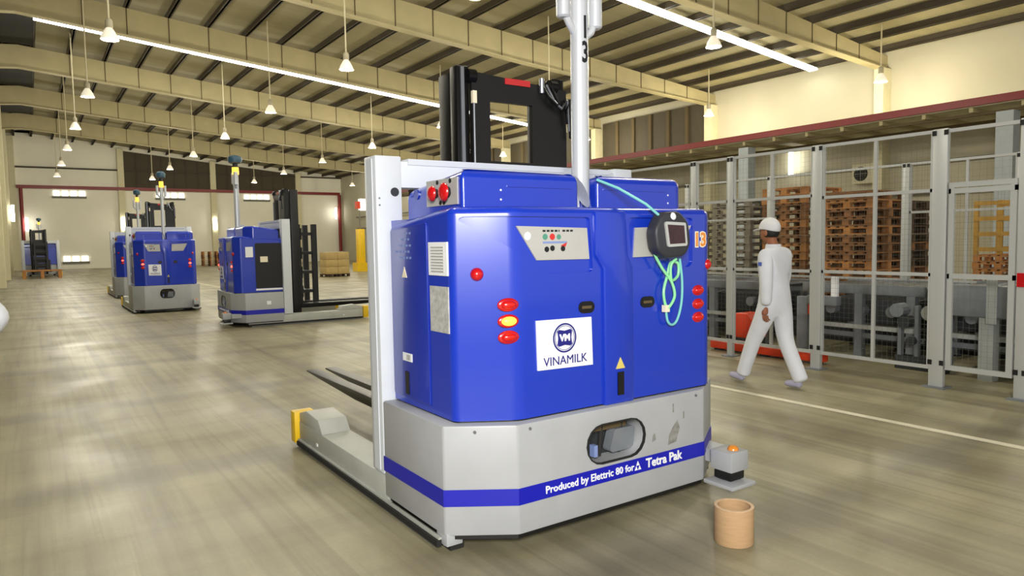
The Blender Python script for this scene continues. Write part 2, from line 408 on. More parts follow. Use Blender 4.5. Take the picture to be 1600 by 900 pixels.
# canopy along the right wall with its red edge
CX, CZ = 20.7, 4.98
cn = MB().prism([(CX, CZ-0.10), (XW-0.01, CZ-0.10), (XW-0.01, CZ+0.08), (CX, CZ+0.08)], 1.0, 44.0, 'y')
canopy = tag(cn.build('trim_1', 'soffit'), kind='structure'); canopy['label'] = 'flat canopy along the right wall'
MB().box(CX-0.1, CX-0.002, 1.0, 44.0, CZ-0.08, CZ+0.12).build('red_edge_beam', 'redpipe', canopy)
for y in [1.6+k*1.2 for k in range(35)]: MB().box(CX+0.05, XW-0.6, y-0.05, y+0.05, CZ-0.22, CZ-0.101).build('canopy_rib', 'rafter', canopy)
for x in (CX+0.3, CX+2.0): MB().box(x-0.05, x+0.05, 1.0, 44.0, CZ-0.3, CZ-0.221).build('canopy_beam', 'seam', canopy)
for y in (8.0, 16.0, 24.0, 32.0, 40.0): MB().box(CX+0.02, CX+0.42, y-0.2, y+0.2, 0, CZ-0.301).build('canopy_column', 'colblue', canopy)
# interior ridge columns
for y in RY[3:]:
    o = MB().box(-1.35, -0.85, y-0.25, y+0.25, 0, roof(1.1)-rdepth(1.1)-0.04).build('wall_column', 'colm', ceiling)
    o['label'] = 'cream steel column under the ridge'
# vertical tube lights on columns
for (x, y, z) in ((-0.72, 53.3, 3.8), (-0.05, 63.45, 3.4), (6.27, 63.62, 3.45), (13.1, 63.62, 3.45), (23.6, 63.45, 4.4), (24.05, 16.4, 4.4)):
    o = MB().cyl((x, y, z-0.5), (x, y, z+0.5), 0.09, 10).build('tube_light', 'tubelit')
    tag(o, 'lit white upright fluorescent tube on a wall column', 'tube light', 'upright tube lights on the columns')

# ------------------------------------------------------------------ pendant lamps
def make_lamp():
    t = empty('pendant_lamp', (0, 0, 6.3), 'x', 'pendant lamp', 'high bay lamps under the roof')
    MB().lathe([(0.19, -0.02), (0.19, 0.0), (0.16, 0.08), (0.1, 0.19), (0.065, 0.24), (0.06, 0.24), (0.092, 0.19), (0.152, 0.08), (0.182, -0.02)], n=18, closed=True).build('shade', 'lampshade', t, smooth=True)
    MB().lathe([(0.065, 0.24), (0.08, 0.26), (0.08, 0.4), (0.04, 0.45)], n=14).build('housing', 'lamphouse', t, smooth=True)
    MB().lathe([(0.02, 0.0), (0.155, 0.01), (0.145, 0.05), (0.05, 0.11)], n=16).build('bulb', 'lampglow', t, smooth=True)
    return t
lamp0 = make_lamp(); lmap = child_map(lamp0); rods = {}
lp_ = bpy.data.lights.new('pendant_light', 'POINT'); lp_.energy = LAMP_W; lp_.color = (1.0, 0.94, 0.78); lp_.shadow_soft_size = 0.2
first = True
LY = (4.6, 11.9, 18.6, 25.9, 33.0, 40.2, 47.7, 55.2)
ROW = {1.75: 'along the ridge columns', 7.35: 'over the mesh fence line', 14.25: 'between fence and canopy', 22.0: 'above the side canopy'}
for x in (1.75, 7.35, 14.25, 22.0):
    for y in LY:
        t = lamp0 if first else copy_tree(lamp0, cmap=lmap); first = False
        t.location = (x, y, 6.3)
        t['label'] = 'high bay lamp on a rod, ' + ORD[7-LY.index(y)] + ' from back wall, row ' + ROW[x]
        MB((x, y, 6.3)).cyl((x, y, 6.73), (x, y, roof(x)+0.21), 0.022, 6).build('rod', 'rod', t)
        lo = bpy.data.objects.new('pendant_light', lp_); link(lo, t); lo.location = (0, 0, -0.24)

# ------------------------------------------------------------------ automated guided truck
RX, RYY = 2.68, 3.40
OFF = (RX, RYY, 0)
def B(): return MB(OFF)
def mx(x): return 2*RX - x                                  # mirror across the truck
agv = empty('guided_forklift', OFF, 'large blue and grey automated forklift numbered 13 beside the cardboard tube', 'forklift', 'blue automated forklifts')
FP = [(1.67, 3.83), (1.67, 3.10), (1.985, 2.889), (3.375, 2.889), (3.69, 3.10), (3.69, 3.83)]
sk = B().prism(FP, 0.085, 0.655).build('skirt', 'skirt', agv, bevel=0.012, ang=20)
win = capsule(2.655, 0.457, 0.215, 0.107)
cut = B().prism(win, 2.7, 3.06, 'y').build('cutter', 'black', agv); boolean_cut(sk, [cut])
sk.data.materials.clear(); sk.data.materials.append(M['skirt'])
rim = B(); ring_o, ring_i = capsule(2.655, 0.457, 0.221, 0.113), capsule(2.655, 0.457, 0.213, 0.105); n = len(win)
rim.add([(p[0], 2.884, p[1]) for p in ring_o] + [(p[0], 2.884, p[1]) for p in ring_i] + [(p[0], 2.9, p[1]) for p in ring_o] + [(p[0], 2.9, p[1]) for p in ring_i],
        [(i, (i+1) % n, n+(i+1) % n, n+i) for i in range(n)] + [(2*n+i, 2*n+(i+1) % n, (i+1) % n, i) for i in range(n)] + [(n+i, n+(i+1) % n, 3*n+(i+1) % n, 3*n+i) for i in range(n)])
rim.build('window_rim', 'rubber', sk)
B().prism(win, 3.03, 3.04, 'y').build('window_back', 'machd', sk)
B().prism(round_poly([(2.66, 0.37), (2.84, 0.37), (2.86, 0.5), (2.7, 0.5)], 0.02), 2.955, 3.02, 'y').build('motor_cover', 'mach', sk)
B().box(2.50, 2.80, 2.97, 3.0, 0.505, 0.53).build('cable_tray', 'seam', sk)
B().box(2.525, 2.55, 2.93, 2.97, 0.375, 0.44).build('connector', 'bluelab', sk)
for x in (2.48, 2.60, 2.75): B().cyl((x, 2.98, 0.36), (x+0.02, 2.98, 0.54), 0.012, 8).build('hose', 'rubber', sk)
B().cyl((1.72, 3.145, 0.02), (1.72, 3.145, 0.10), 0.035, 10).build('corner_foot', 'skirt', agv)
B().box(1.675, 1.77, 3.09, 3.2, 0.03, 0.1).build('corner_plate', 'skirt', agv, bevel=0.006)
B().box(1.70, 1.78, 3.10, 3.2, 0.003, 0.03).build('foot_pad', 'rubber', agv)
B().prism([(1.69, 3.81), (1.69, 3.112), (1.99, 2.905), (3.37, 2.905), (3.67, 3.112), (3.67, 3.81)], 0.062, 0.085).build('under_tray', 'black', agv)
for x in (2.0, 3.3): B().cyl((x-0.06, 3.5, 0.1), (x+0.06, 3.5, 0.1), 0.0985, 18).build('drive_wheel', 'rubber', agv)
for q, pts in enumerate(([(3.06, 0.36), (3.13, 0.37), (3.16, 0.45), (3.14, 0.50), (3.10, 0.46), (3.07, 0.42)], [(3.10, 0.55), (3.112, 0.55), (3.11, 0.60), (3.10, 0.60)], [(2.93, 0.40), (2.96, 0.41), (2.955, 0.45), (2.935, 0.44)], [(3.19, 0.50), (3.2, 0.50), (3.2, 0.545), (3.19, 0.54)])):
    B().prism(pts, 2.8878, 2.8895, 'y').build('smudge', 'smudge', sk)
# stripe ribbon with lettering
st = B(); off = [(1.666, 3.828), (1.666, 3.098), (1.9835, 2.885), (3.3765, 2.885), (3.694, 3.098), (3.694, 3.828)]
inn = [(1.6695, 3.828), (1.6695, 3.1), (1.985, 2.8885), (3.375, 2.8885), (3.6905, 3.1), (3.6905, 3.828)]
st.prism(off + inn[::-1], 0.241, 0.327); stripe = st.build('stripe', 'stripe', agv)
def on_nose(x, z, y, rot=0.0):
    c, s = math.cos(rot), math.sin(rot)
    return lambda p: Vector((x + p.x*c - p.y*s - OFF[0], y - p.z - OFF[1], z + p.x*s + p.y*c - OFF[2]))
text_on('Produced by Elettric 80 for', 0.057, on_nose(2.15, 0.283, 2.8835), 'white', stripe, align='LEFT', bold=0.001)
text_on('Tetra Pak', 0.075, on_nose(2.875, 0.284, 2.8835), 'white', stripe, align='LEFT', bold=0.002)
tp = B()
for (a, b_, c) in (((2.785, 0.262), (2.808, 0.262), (2.797, 0.285)), ((2.812, 0.262), (2.835, 0.262), (2.824, 0.285)), ((2.798, 0.288), (2.822, 0.288), (2.81, 0.313))):
    tp.prism([a, b_, c], 2.8815, 2.8845, 'y')
tp.build('carton_mark', 'white', stripe)
for x, z in ((1.67, 0),): pass
for (x, y) in ((1.80, 3.003), (2.06, 2.888), (3.3, 2.888)): B().cyl((x, y, 0.625), (x-0.002, y-0.006, 0.625), 0.008, 8).build('screw', 'steel', agv)
# body shell with recessed upper panels
BP = [(1.745, 3.86), (1.745, 3.11), (2.03, 2.939), (3.47, 2.939), (3.60, 3.06), (3.615, 3.86)]
bpoly = round_poly(BP, [0.06, 0.06, 0.16, 0.10, 0.06, 0.06], 6)
B().prism([(RX+(a-RX)*0.992, 3.4+(b-3.4)*0.985) for a, b in bpoly], 0.650, 0.666).build('seam_gap_line', 'black', agv)  # black strip put in for the dark seam gap above the skirt
bm_ = B().soft_prism(bpoly, 0.664, 1.757, 0.045)
body = bm_.build('body', 'blue', agv, smooth=True)
for v in body.data.vertices:
    wy = v.co.y + OFF[1]
    if v.co.z > 1.6: v.co.z -= 0.068*max(0, min(1, (wy-3.15)/0.7))
T1 = [(1.775, 1.69), (2.02, 1.535), (2.10, 1.505), (2.21, 1.405), (2.535, 1.405), (2.515, 1.70), (1.80, 1.705)]
c1 = B().prism(round_poly(T1, 0.02, 3), 2.6, 3.3, 'y').build('cutter', 'blue', agv)
c2 = B().prism(round_poly([(2.80, 1.70), (2.83, 1.405), (3.30, 1.405), (3.33, 1.43), (3.33, 1.70)], 0.02, 3), 2.6, 3.3, 'y').build('cutter', 'blue', agv)
boolean_cut(body, [c1, c2])
body.data.materials.clear(); body.data.materials.append(M['blue'])
wn = body.modifiers.new('even_normals', 'WEIGHTED_NORMAL'); wn.weight = 100; wn.keep_sharp = True
CP = [(1.76, 3.85), (1.76, 3.118), (2.034, 2.953), (3.462, 2.953), (3.586, 3.066), (3.6, 3.85)]
B().prism(round_poly(CP, [0.02, 0.05, 0.16, 0.16, 0.05, 0.02], 6), 0.66, 1.71).build('inner_panel', 'blue', agv, smooth=True)
SP = [(2.60, 0.655), (2.60, 1.42), (2.545, 1.49), (2.54, 1.735), (2.765, 1.735), (2.78, 1.49), (2.82, 1.42), (2.82, 0.655)]
B().prism(SP, 2.918, 2.953, 'y').build('spine', 'blue', agv, bevel=0.012)
# trapezoid operator panel and its twin
tz = [(2.035, 1.655), (2.50, 1.643), (2.515, 1.475), (2.16, 1.478)]
op = B().prism(tz, 2.944, 2.9535, 'y').build('operator_panel', 'silver', agv)
B().prism([(mx(a), b_) for a, b_ in tz][::-1], 2.944, 2.9535, 'y').build('operator_panel', 'silver', agv)
B().dome((2.105, 2.9445, 1.603), 0.022, (0, -1, 0), depth=0.008).build('panel_knob', 'white', op)
for k in range(8): B().box(2.2+k*0.026, 2.2+k*0.026+(0.018 if k != 4 else 0.006), 2.9425, 2.9442, 1.624, 1.634).build('panel_mark', 'ink', op)
for x, z, w, c in ((2.215, 1.598, 0.016, 'greenlab'), (2.262, 1.598, 0.017, 'redlab'), (2.305, 1.597, 0.014, 'greenlab')):
    B().cyl((x, 2.942, z), (x, 2.9442, z), w, 12).build('panel_button', c, op)
B().box(2.20, 2.36, 2.9428, 2.9442, 1.563, 1.574).build('panel_mark', 'bluelab', op)
for x, z in ((2.225, 1.533), (2.262, 1.538), (2.332, 1.535)): B().cyl((x, 2.942, z), (x, 2.9442, z), 0.015, 10).build('panel_button', 'ink', op)
B().prism([(2.315, 1.55), (2.36, 1.568), (2.35, 1.545)], 2.9425, 2.9442, 'y').build('panel_mark', 'redlab', op)
# lamps on the nose
def oval(x, y, z, mt, ax=(0, -1, 0)):
    o = B().dome((x, y+0.002, z), 0.058, ax, (1.0, 0.6), n=18, depth=0.012).build('lamp_bezel', 'red', agv, smooth=True)
    B().dome((x-0.0, y-0.004, z), 0.042, ax, (1.0, 0.58), n=16, depth=0.022).build('lamp_lens', mt, o, smooth=True); return o
for i, z in enumerate((1.258, 1.175, 1.093)):
    oval(1.985, 2.955, z, 'amberlit' if i == 1 else 'redlens', (-0.25, -1, 0)); oval(3.385, 2.941, z, 'redlens', (0.05, -1, 0))
for x, yy, s in ((1.855, 3.040, -1), (3.475, 2.955, 0.5)):
    B().dome((x, yy, 1.415), 0.034, (0.5*s, -0.86, 0), n=16, depth=0.03).build('round_reflector', 'red', agv, smooth=True)
# latches, slot and warning triangle on the nose
for x in (2.485, 2.945):
    h = B().prism(capsule(x, 1.214, 0.056, 0.032), 2.934, 2.941, 'y').build('latch', 'black', agv); B().box(x-0.035, x+0.03, 2.929, 2.9345, 1.207, 1.222).build('latch_lever', 'seam', h)
B().prism(capsule(2.715, 0.77, 0.0225, 0.022), 2.90, 2.918, 'y')
B().box(2.69, 2.735, 2.911, 2.919, 0.705, 0.835).build('key_slot', 'black', agv)
B().prism([(2.678, 0.855), (2.745, 0.855), (2.7115, 0.918)], 2.914, 2.919, 'y').build('warning_triangle', 'paleyellow', agv)
# customer sign
sg = B().prism([(2.147, 0.905), (2.520, 0.897), (2.512, 1.160), (2.141, 1.166)], 2.929, 2.938, 'y').build('sign_plate', 'white', agv)
sg['label'] = 'white sign with a round emblem and the lettering VINAMILK'
def ringmesh(cx, cz, r0_, r1_, y0, y1, n=36):
    b = B(); vs = []
    for r_, y in ((r1_, y0), (r0_, y0), (r1_, y1), (r0_, y1)):
        vs += [(cx+r_*math.cos(2*PI*k/n), y, cz+r_*math.sin(2*PI*k/n)) for k in range(n)]
    fs = [(k, (k+1) % n, n+(k+1) % n, n+k) for k in range(n)] + [(k, 2*n+k, 2*n+(k+1) % n, (k+1) % n) for k in range(n)] + [(n+k, n+(k+1) % n, 3*n+(k+1) % n, 3*n+k) for k in range(n)]
    return b.add(vs, fs)
ringmesh(2.325, 1.062, 0.070, 0.079, 2.9275, 2.93).build('emblem_ring', 'navy', sg)
ringmesh(2.325, 1.062, 0.063, 0.066, 2.9275, 2.93).build('emblem_ring', 'navy', sg)
sq = [(-0.038, 0.045), (0.0, 0.038), (0.038, 0.045), (0.05, 0.036), (0.044, 0.0), (0.05, -0.036), (0.038, -0.045), (0.0, -0.038), (-0.038, -0.045), (-0.05, -0.036), (-0.044, 0.0), (-0.05, 0.036)]
B().prism([(2.325+a, 1.062+b_) for a, b_ in sq], 2.9275, 2.93, 'y').build('emblem_field', 'navy', sg)
text_on('VM', 0.05, on_nose(2.325, 1.062, 2.9265), 'white', sg, 'emblem_letters', bold=0.0025)
text_on('VINAMILK', 0.066, on_nose(2.33, 0.942, 2.928, 0.0), 'navy', sg)
# number sticker
text_on('13', 0.115, on_nose(3.395, 1.565, 2.9375), 'cream', agv, 'number_outline', bold=0.010, depth=0.001)
text_on('13', 0.115, on_nose(3.395, 1.565, 2.9355), 'amber', agv, 'number', bold=0.003, depth=0.001)
# left flank: door, grille, data sheet, labels
dr = B().prism(round_poly([(3.355, 0.70), (3.805, 0.70), (3.805, 1.655), (3.355, 1.685)], 0.015, 3), 1.737, 1.747, 'x').build('side_door', 'blue_deep', agv, bevel=0.004)
B().box(1.7335, 1.7375, 3.555, 3.67, 0.912, 0.958).build('label_plate', 'white', dr); B().box(1.732, 1.734, 3.575, 3.62, 0.92, 0.95).build('label_print', 'sheet', dr)
B().box(1.733, 1.7375, 3.60, 3.645, 0.722, 0.852).build('key_slot', 'black', dr)
B().prism([(3.595, 1.385), (3.655, 1.385), (3.625, 1.445)], 1.734, 1.7375, 'x').build('warning_triangle', 'cream', dr)
for i in range(5):
    for k in range(5-abs(i-1)):
        yy = 3.55+0.04*k+0.02*(i % 2); B().box(1.7355, 1.7375, yy-0.011, yy+0.011, 1.49+0.034*i, 1.502+0.034*i).build('vent_hole', 'bluelab', dr)
gr = B().box(1.736, 1.746, 3.134, 3.332, 1.408, 1.58).build('grille', 'white', agv)
for k in range(9): B().box(1.733, 1.7365, 3.165, 3.30, 1.425+0.0155*k, 1.433+0.0155*k).build('grille_bar', 'silver', gr)
B().box(1.739, 1.7455, 3.134, 3.330, 1.113, 1.352).build('data_sheet', 'sheet', agv)
# right flank: black panel painted for the shaded cab opening, step light
co = B().prism(round_poly([(3.33, 0.74), (3.83, 0.74), (3.83, 1.62), (3.33, 1.62)], 0.03, 3), 3.60, 3.625, 'x').build('cab_opening_shade', 'black', agv)
B().box(3.62, 3.632, 3.32, 3.83, 0.70, 0.735).build('cab_step', 'white', agv); B().box(3.624, 3.634, 3.42, 3.56, 1.25, 1.36).build('cab_notice', 'cream', co)
B().box(3.612, 3.622, 3.15, 3.29, 1.35, 1.55).build('grille', 'white', agv); B().box(3.688, 3.698, 3.5, 3.58, 0.42, 0.49).build('step_light', 'white', agv)
# hoods over the body with the centre slot
def hood(x0, x1, cut_left, cut_right):
    p = [(x0, 3.80)] + ([(x0, 3.3), (x0+0.16, 3.15)] if cut_left else [(x0, 3.15)]) + ([(x1-0.16, 3.15), (x1, 3.3)] if cut_right else [(x1, 3.15)]) + [(x1, 3.80)]
    rd = [0.03] + ([0.06, 0.08] if cut_left else [0.02]) + ([0.08, 0.06] if cut_right else [0.02]) + [0.03]
    h = B().soft_prism(round_poly(p, rd, 4), 1.70, 1.955, 0.055).build('hood', 'blue', agv, smooth=True)
    for v in h.data.vertices:
        wy = v.co.y+OFF[1]
        if v.co.z > 1.85: v.co.z -= 0.085*max(0, min(1, (wy-3.45)/0.4))
    return h
hl = hood(1.845, 2.615, False, False); hr = hood(2.755, 3.60, False, True)
for h_ in (hl, hr): w2 = h_.modifiers.new('even_normals', 'WEIGHTED_NORMAL'); w2.weight = 100; w2.keep_sharp = True
B().box(2.60, 2.77, 3.3, 3.4, 1.70, 1.93).build('slot_back', 'blue_deep', agv)
for x in (2.08, 3.34):
    for z in (1.85, 1.80): B().cyl((x, 3.147, z), (x, 3.152, z), 0.006, 6).build('rivet', 'white', hl if x < RX else hr)
B().box(2.12, 2.56, 3.143, 3.152, 1.868, 1.876).build('hood_rib', 'blue', hl); B().box(2.80, 3.32, 3.143, 3.152, 1.868, 1.876).build('hood_rib', 'blue', hr)
ep = B().box(1.838, 1.848, 3.19, 3.53, 1.775, 1.915).build('switch_panel', 'silver', agv)
for y, s in ((3.285, 1.0), (3.415, 0.85)):
    B().cyl((1.842, y, 1.842), (1.806, y, 1.842), 0.03*s, 14).build('stop_button_stem', 'ink', ep); b_ = B().dome((1.812, y, 1.842), 0.05*s, (-1, 0, 0), n=16, depth=0.024).build('stop_button', 'red', ep, smooth=True)
for y, z in ((3.26, 1.90), (3.40, 1.90), (3.33, 1.79), (3.37, 1.79)): B().cyl((1.834, y, z), (1.840, y, z), 0.012, 8).build('panel_screw', 'ink', ep)
B().cyl((1.838, 3.66, 1.853), (1.846, 3.66, 1.853), 0.03, 14).build('cable_gland', 'blue_deep', agv)
# portal frame
fp = B().box(1.67, 1.835, 3.835, 4.0, 0.212, 2.087).build('frame_post', 'frame', agv, bevel=0.008)
B().box(1.665, 1.672, 3.88, 3.955, 0.23, 2.07).build('post_strip', 'frame', fp)
B().cyl((1.787, 3.836, 1.878), (1.787, 3.828, 1.878), 0.026, 12).build('bolt', 'machd', fp)
for z in (1.80, 1.84):
    B().cyl((1.69, 3.836, z), (1.69, 3.832, z), 0.006, 6).build('rivet', 'steel', fp)
B().box(mx(1.835), mx(1.67), 3.835, 4.0, 0.212, 2.087).build('frame_post', 'frame', agv, bevel=0.008)
fbm = B().box(1.836, mx(1.836), 3.845, 3.99, 1.905, 2.06).build('frame_beam', 'frame', agv, bevel=0.006)
B().box(1.88, mx(1.88), 3.835, 3.995, 2.04, 2.075).build('beam_cap', 'frame', fbm)
# outrigger arms with wheel covers, rails and bumpers
for s in (1, -1):
    X = (lambda x: x) if s == 1 else mx
    def bx(x0, x1, *r): a, c = sorted((X(x0), X(x1))); return B().box(a, c, *r)
    ar = bx(1.672, 1.90, 3.80, 5.45, 0.045, 0.205).build('outrigger_arm', 'arm', agv, bevel=0.01)
    pr = [(4.93, 0.2), (5.02, 0.295), (5.28, 0.315), (5.45, 0.27), (5.45, 0.2)]
    a, c = sorted((X(1.676), X(1.895))); B().prism(pr, a, c, 'x').build('wheel_cover', 'arm', ar, bevel=0.01)
    bx(1.645, 1.671, 3.14, 5.44, 0.022, 0.055).build('bumper_rail', 'rubber', ar); bx(1.655, 1.673, 3.14, 5.44, 0.058, 0.07).build('rail_edge', 'arm', ar)
    bx(1.655, 1.68, 3.2, 5.3, 0.008, 0.02).build('rail_edge', 'steel', ar)
    bx(1.64, 1.80, 5.455, 5.56, 0.03, 0.275).build('end_bumper', 'yellow', ar, bevel=0.01)
    B().cyl((X(1.75), 5.25, 0.07), (X(1.83), 5.25, 0.07), 0.07, 16).build('arm_wheel', 'rubber', ar)
    bx(1.668, 1.674, 5.02, 5.05, 0.1, 0.12).build('arm_label', 'white', ar)
# mast
def mm_(x): return 5.55 - x
for s in (1, -1):
    X = (lambda x: x) if s == 1 else mm_
    def bx(x0, x1, *r): a, c = sorted((X(x0), X(x1))); return B().box(a, c, *r)
    u = bx(2.355, 2.46, 4.15, 4.31, 0.12, 2.70).build('mast_upright', 'black', agv, bevel=0.006)
    bx(2.38, 2.44, 4.135, 4.149, 0.14, 2.68).build('mast_web', 'blacksteel', u)
    c = bx(2.335, 2.43, 4.03, 4.12, 0.18, 2.72).build('mast_channel', 'blacksteel', agv, bevel=0.006)
    if s == 1:
        bx(2.36, 2.385, 4.016, 4.029, 0.2, 2.71).build('channel_strip', 'steel', c)
        B().cyl((X(2.445), 4.0, 0.3), (X(2.445), 4.0, 2.5), 0.008, 8).build('lift_chain', 'steel', c)
        B().box(2.43, 2.46, 3.985, 4.01, 2.48, 2.56).build('chain_anchor', 'cream', c)
    B().cyl((X(2.41), 4.03, 2.66), (X(2.47), 4.03, 2.66), 0.045, 16).build('chain_pulley', 'blacksteel', c)
mp_ = B().add([(x, y, z) for y in (4.015, 4.05) for x, z in ((2.44, 1.2), (3.225, 1.2), (3.225, 2.64), (2.44, 2.69), (2.58, 2.115), (2.925, 2.115), (2.925, 2.51), (2.58, 2.51))],
              [(0,1,5,4),(1,2,6,5),(2,3,7,6),(3,0,4,7),(8,12,13,9),(9,13,14,10),(10,14,15,11),(11,15,12,8),(4,5,13,12),(5,6,14,13),(6,7,15,14),(7,4,12,15),(0,8,9,1),(1,9,10,2),(2,10,11,3),(3,11,8,0)])
plate = mp_.build('mast_plate', 'black', agv)
B().box(2.70, 2.905, 4.006, 4.014, 2.632, 2.672).build('mast_sticker', 'red', plate)
for k in range(3):
    B().tube([(3.0+0.04*k, 4.0, 2.66), (3.03+0.05*k, 3.97, 2.58-0.03*k), (3.10+0.04*k, 3.96, 2.52-0.02*k), (3.18+0.02*k, 3.97, 2.57), (3.21+0.01*k, 3.98, 2.40-0.05*k)], 0.010, 8).build('hose', 'blacksteel' if k != 1 else 'steel', plate)
B().cyl((3.0, 4.0, 2.60), (3.0, 4.0, 2.70), 0.018, 10).build('hose_fitting', 'steel', plate)
for x in (2.36, 3.0):
    B().box(x-0.04, x+0.04, 4.315, 4.38, 0.3, 2.0).build('backrest_upright', 'black', agv); B().box(x-0.05, x+0.05, 4.62, 4.72, 0.36, 2.0).build('load_guide', 'black', agv)
for z in (0.6, 1.0, 1.4, 1.8): B().box(2.3, 3.06, 4.38, 4.40, z-0.12, z+0.12).build('backrest_bar', 'black', agv); B().box(2.34, 3.02, 4.40, 4.63, z-0.03, z+0.03).build('backrest_tie', 'black', agv)
B().box(2.3, mx(2.3), 4.22, 4.3, 0.30, 0.42).build('fork_carriage', 'blacksteel', agv); B().box(2.3, mx(2.3), 4.22, 4.3, 0.8, 0.9).build('fork_carriage', 'blacksteel', agv)
for x in (2.25, 2.44, mx(2.44), mx(2.25)):
    B().prism([(4.30, 0.265), (5.6, 0.27), (6.85, 0.33), (6.85, 0.347), (4.36, 0.35), (4.36, 0.95), (4.30, 0.95)], x-0.055, x+0.055, 'x').build('fork', 'blacksteel', agv, bevel=0.004)
# navigation pole
pl = B(); PXc, PYc = 2.685, 3.215
pl.tube([(PXc, PYc, 1.80), (PXc, PYc, 3.02)], 0.052, 24); pole = pl.build('pole', 'pole', agv, smooth=True)
for v in pole.data.vertices:                                # slanted lower cut
    if v.co.z < 2.0: v.co.z = 1.86 + 0.09*(PXc - (v.co.x+OFF[0]))/0.052
B().box(PXc-0.03, PXc+0.03, PYc+0.05, PYc+0.12, 1.72, 2.0).build('pole_bracket', 'pole', agv)
for dx, dy, z0 in ((-0.13, -0.02, 2.83), (0.105, -0.02, 2.80)):
    hd = B().tube([(PXc+dx, PYc+dy, z0), (PXc+dx, PYc+dy, z0+0.01), (PXc+dx, PYc+dy, 3.06)], [0.028, 0.04, 0.04], 16).build('antenna_housing', 'pole', pole, smooth=True)
    B().tube([(PXc+dx*0.3, PYc, z0-0.06), (PXc+dx*0.7, PYc+dy, z0-0.02), (PXc+dx, PYc+dy, z0+0.05)], 0.022, 10).build('antenna_bracket', 'pole', pole, smooth=True)
B().cyl((PXc, PYc, 3.02), (PXc, PYc, 3.16), 0.065, 18).build('beacon', 'amberlit', pole, smooth=True)
B().cyl((PXc, PYc, 3.16), (PXc, PYc, 3.24), 0.05, 16).build('scanner_neck', 'machd', pole)
B().lathe([(0.09, 3.24), (0.13, 3.26), (0.14, 3.32), (0.13, 3.37), (0.07, 3.40)], (PXc, PYc, 0), 20).build('laser_scanner', 'scanblue', pole, smooth=True)
def on_pole(z, a0):
    R_ = 0.0535
    def f(p):
        t = a0 + 0.6*p.x/R_; r_ = R_ + p.z
        return Vector((PXc + r_*math.sin(t) - OFF[0], PYc - r_*math.cos(t) - OFF[1], z + p.y))
    return f
text_on('1', 0.175, on_pole(2.785, 0.0), 'ink', pole, 'pole_number', bold=0.004)
text_on('3', 0.165, on_pole(2.645, 0.0), 'ink', pole, 'pole_number', bold=0.004)
# corner safety scanner
sc = B().box(3.40, 3.56, 2.70, 2.86, 0.165, 0.285).build('safety_scanner', 'mach', agv, bevel=0.008)
sc.data.materials.clear(); sc.data.materials.append(M['skirt'])
B().box(3.42, 3.55, 2.72, 2.85, 0.105, 0.164).build('scanner_lens', 'black', sc, bevel=0.01)
B().box(3.36, 3.58, 2.66, 2.88, 0.075, 0.10).build('scanner_plate', 'skirt', sc, bevel=0.006)
B().box(3.45, 3.60, 2.86, 3.05, 0.18, 0.26).build('scanner_arm', 'skirt', sc)
B().dome((3.49, 2.76, 0.285), 0.035, (0, 0, 1), depth=0.028).build('scanner_cap', 'amber', sc, smooth=True)

# other trucks of the same kind
amap = child_map(agv)
NUMS = ('pole_number', 'number', 'number_outline', 'smudge')
def clone(loc, rz, label, lit, skip=NUMS):
    o = copy_tree(agv, None, skip, amap); o.location = loc; o.rotation_euler = (0, 0, rz); o['label'] = label
    def rec(c):
        nm = c.name.split('.')[0]
        if nm == 'lamp_lens':
            c.material_slots[0].link = 'OBJECT'
            z = sum((v.co.z for v in c.data.vertices), 0)/len(c.data.vertices)
            c.material_slots[0].material = M['redlit'] if (lit and 1.13 < z < 1.21) else M['redlens']
        for k in kids(c): rec(k)
    rec(o); return o
o = clone((2.72, 19.25, 0), 0, 'blue automated forklift with glowing red lamps, seen nose on in the aisle', True, NUMS + ('stripe',)); o.scale = (0.74, 1, 1)
clone((3.72, 15.1, 0), math.radians(-92), 'blue automated forklift standing side on with its dark cab opening in view', True)
o = clone((2.90, 25.5, 0), 0, 'blue automated forklift half hidden behind the nose-on one with glowing red lamps', True, NUMS + ('stripe',)); o.scale = (0.74, 1, 1)
o = clone((0.55, 50.2, 0), PI, 'automated forklift far down the hall with its black mast side in view', False); o.scale = (0.92, 1, 1)

# ------------------------------------------------------------------ hanging terminal on the big truck
TX, TY, TZ = 3.055, 2.86, 1.60
term = empty('operator_terminal', (TX, TY, TZ-0.14), 'round shouldered dark grey terminal with a silver framed screen, hung on the blue forklift', 'terminal')
TO = (TX, TY, TZ-0.14)
tp_ = round_poly([(TX-0.13, TZ-0.085), (TX-0.06, TZ-0.135), (TX+0.10, TZ-0.125), (TX+0.145, TZ-0.05), (TX+0.125, TZ+0.07), (TX+0.05, TZ+0.135), (TX-0.08, TZ+0.13), (TX-0.15, TZ+0.03)], 0.085, 5)
MB(TO).prism(tp_, TY-0.03, TY+0.056, 'y').build('casing', 'termgrey', term, bevel=0.018, seg=3, ang=40)
fr = [(TX-0.085, TZ+0.075), (TX+0.085, TZ+0.068), (TX+0.10, TZ-0.065), (TX-0.06, TZ-0.07)]
bz = MB(TO).prism(round_poly(fr, 0.012, 3), TY-0.040, TY-0.028, 'y').build('screen_frame', 'fence', term)
sc_ = [(TX+0.006+(a-TX-0.006)*0.78, TZ+(b_-TZ)*0.76) for a, b_ in fr]
MB(TO).prism(sc_, TY-0.043, TY-0.0395, 'y').build('screen', 'screen', bz)
MB(TO).dome((TX-0.01, TY-0.03, TZ+0.105), 0.022, (0, -1, 0.2), depth=0.01).build('white_dome', 'white', term)  # small white dome on the upper casing
MB(TO).tube([(2.735, 3.13, 1.925), (2.80, 3.02, 1.87), (2.90, 2.9, 1.775), (2.985, 2.865, 1.70)], 0.008, 8).build('cable', 'teal', term, smooth=True)
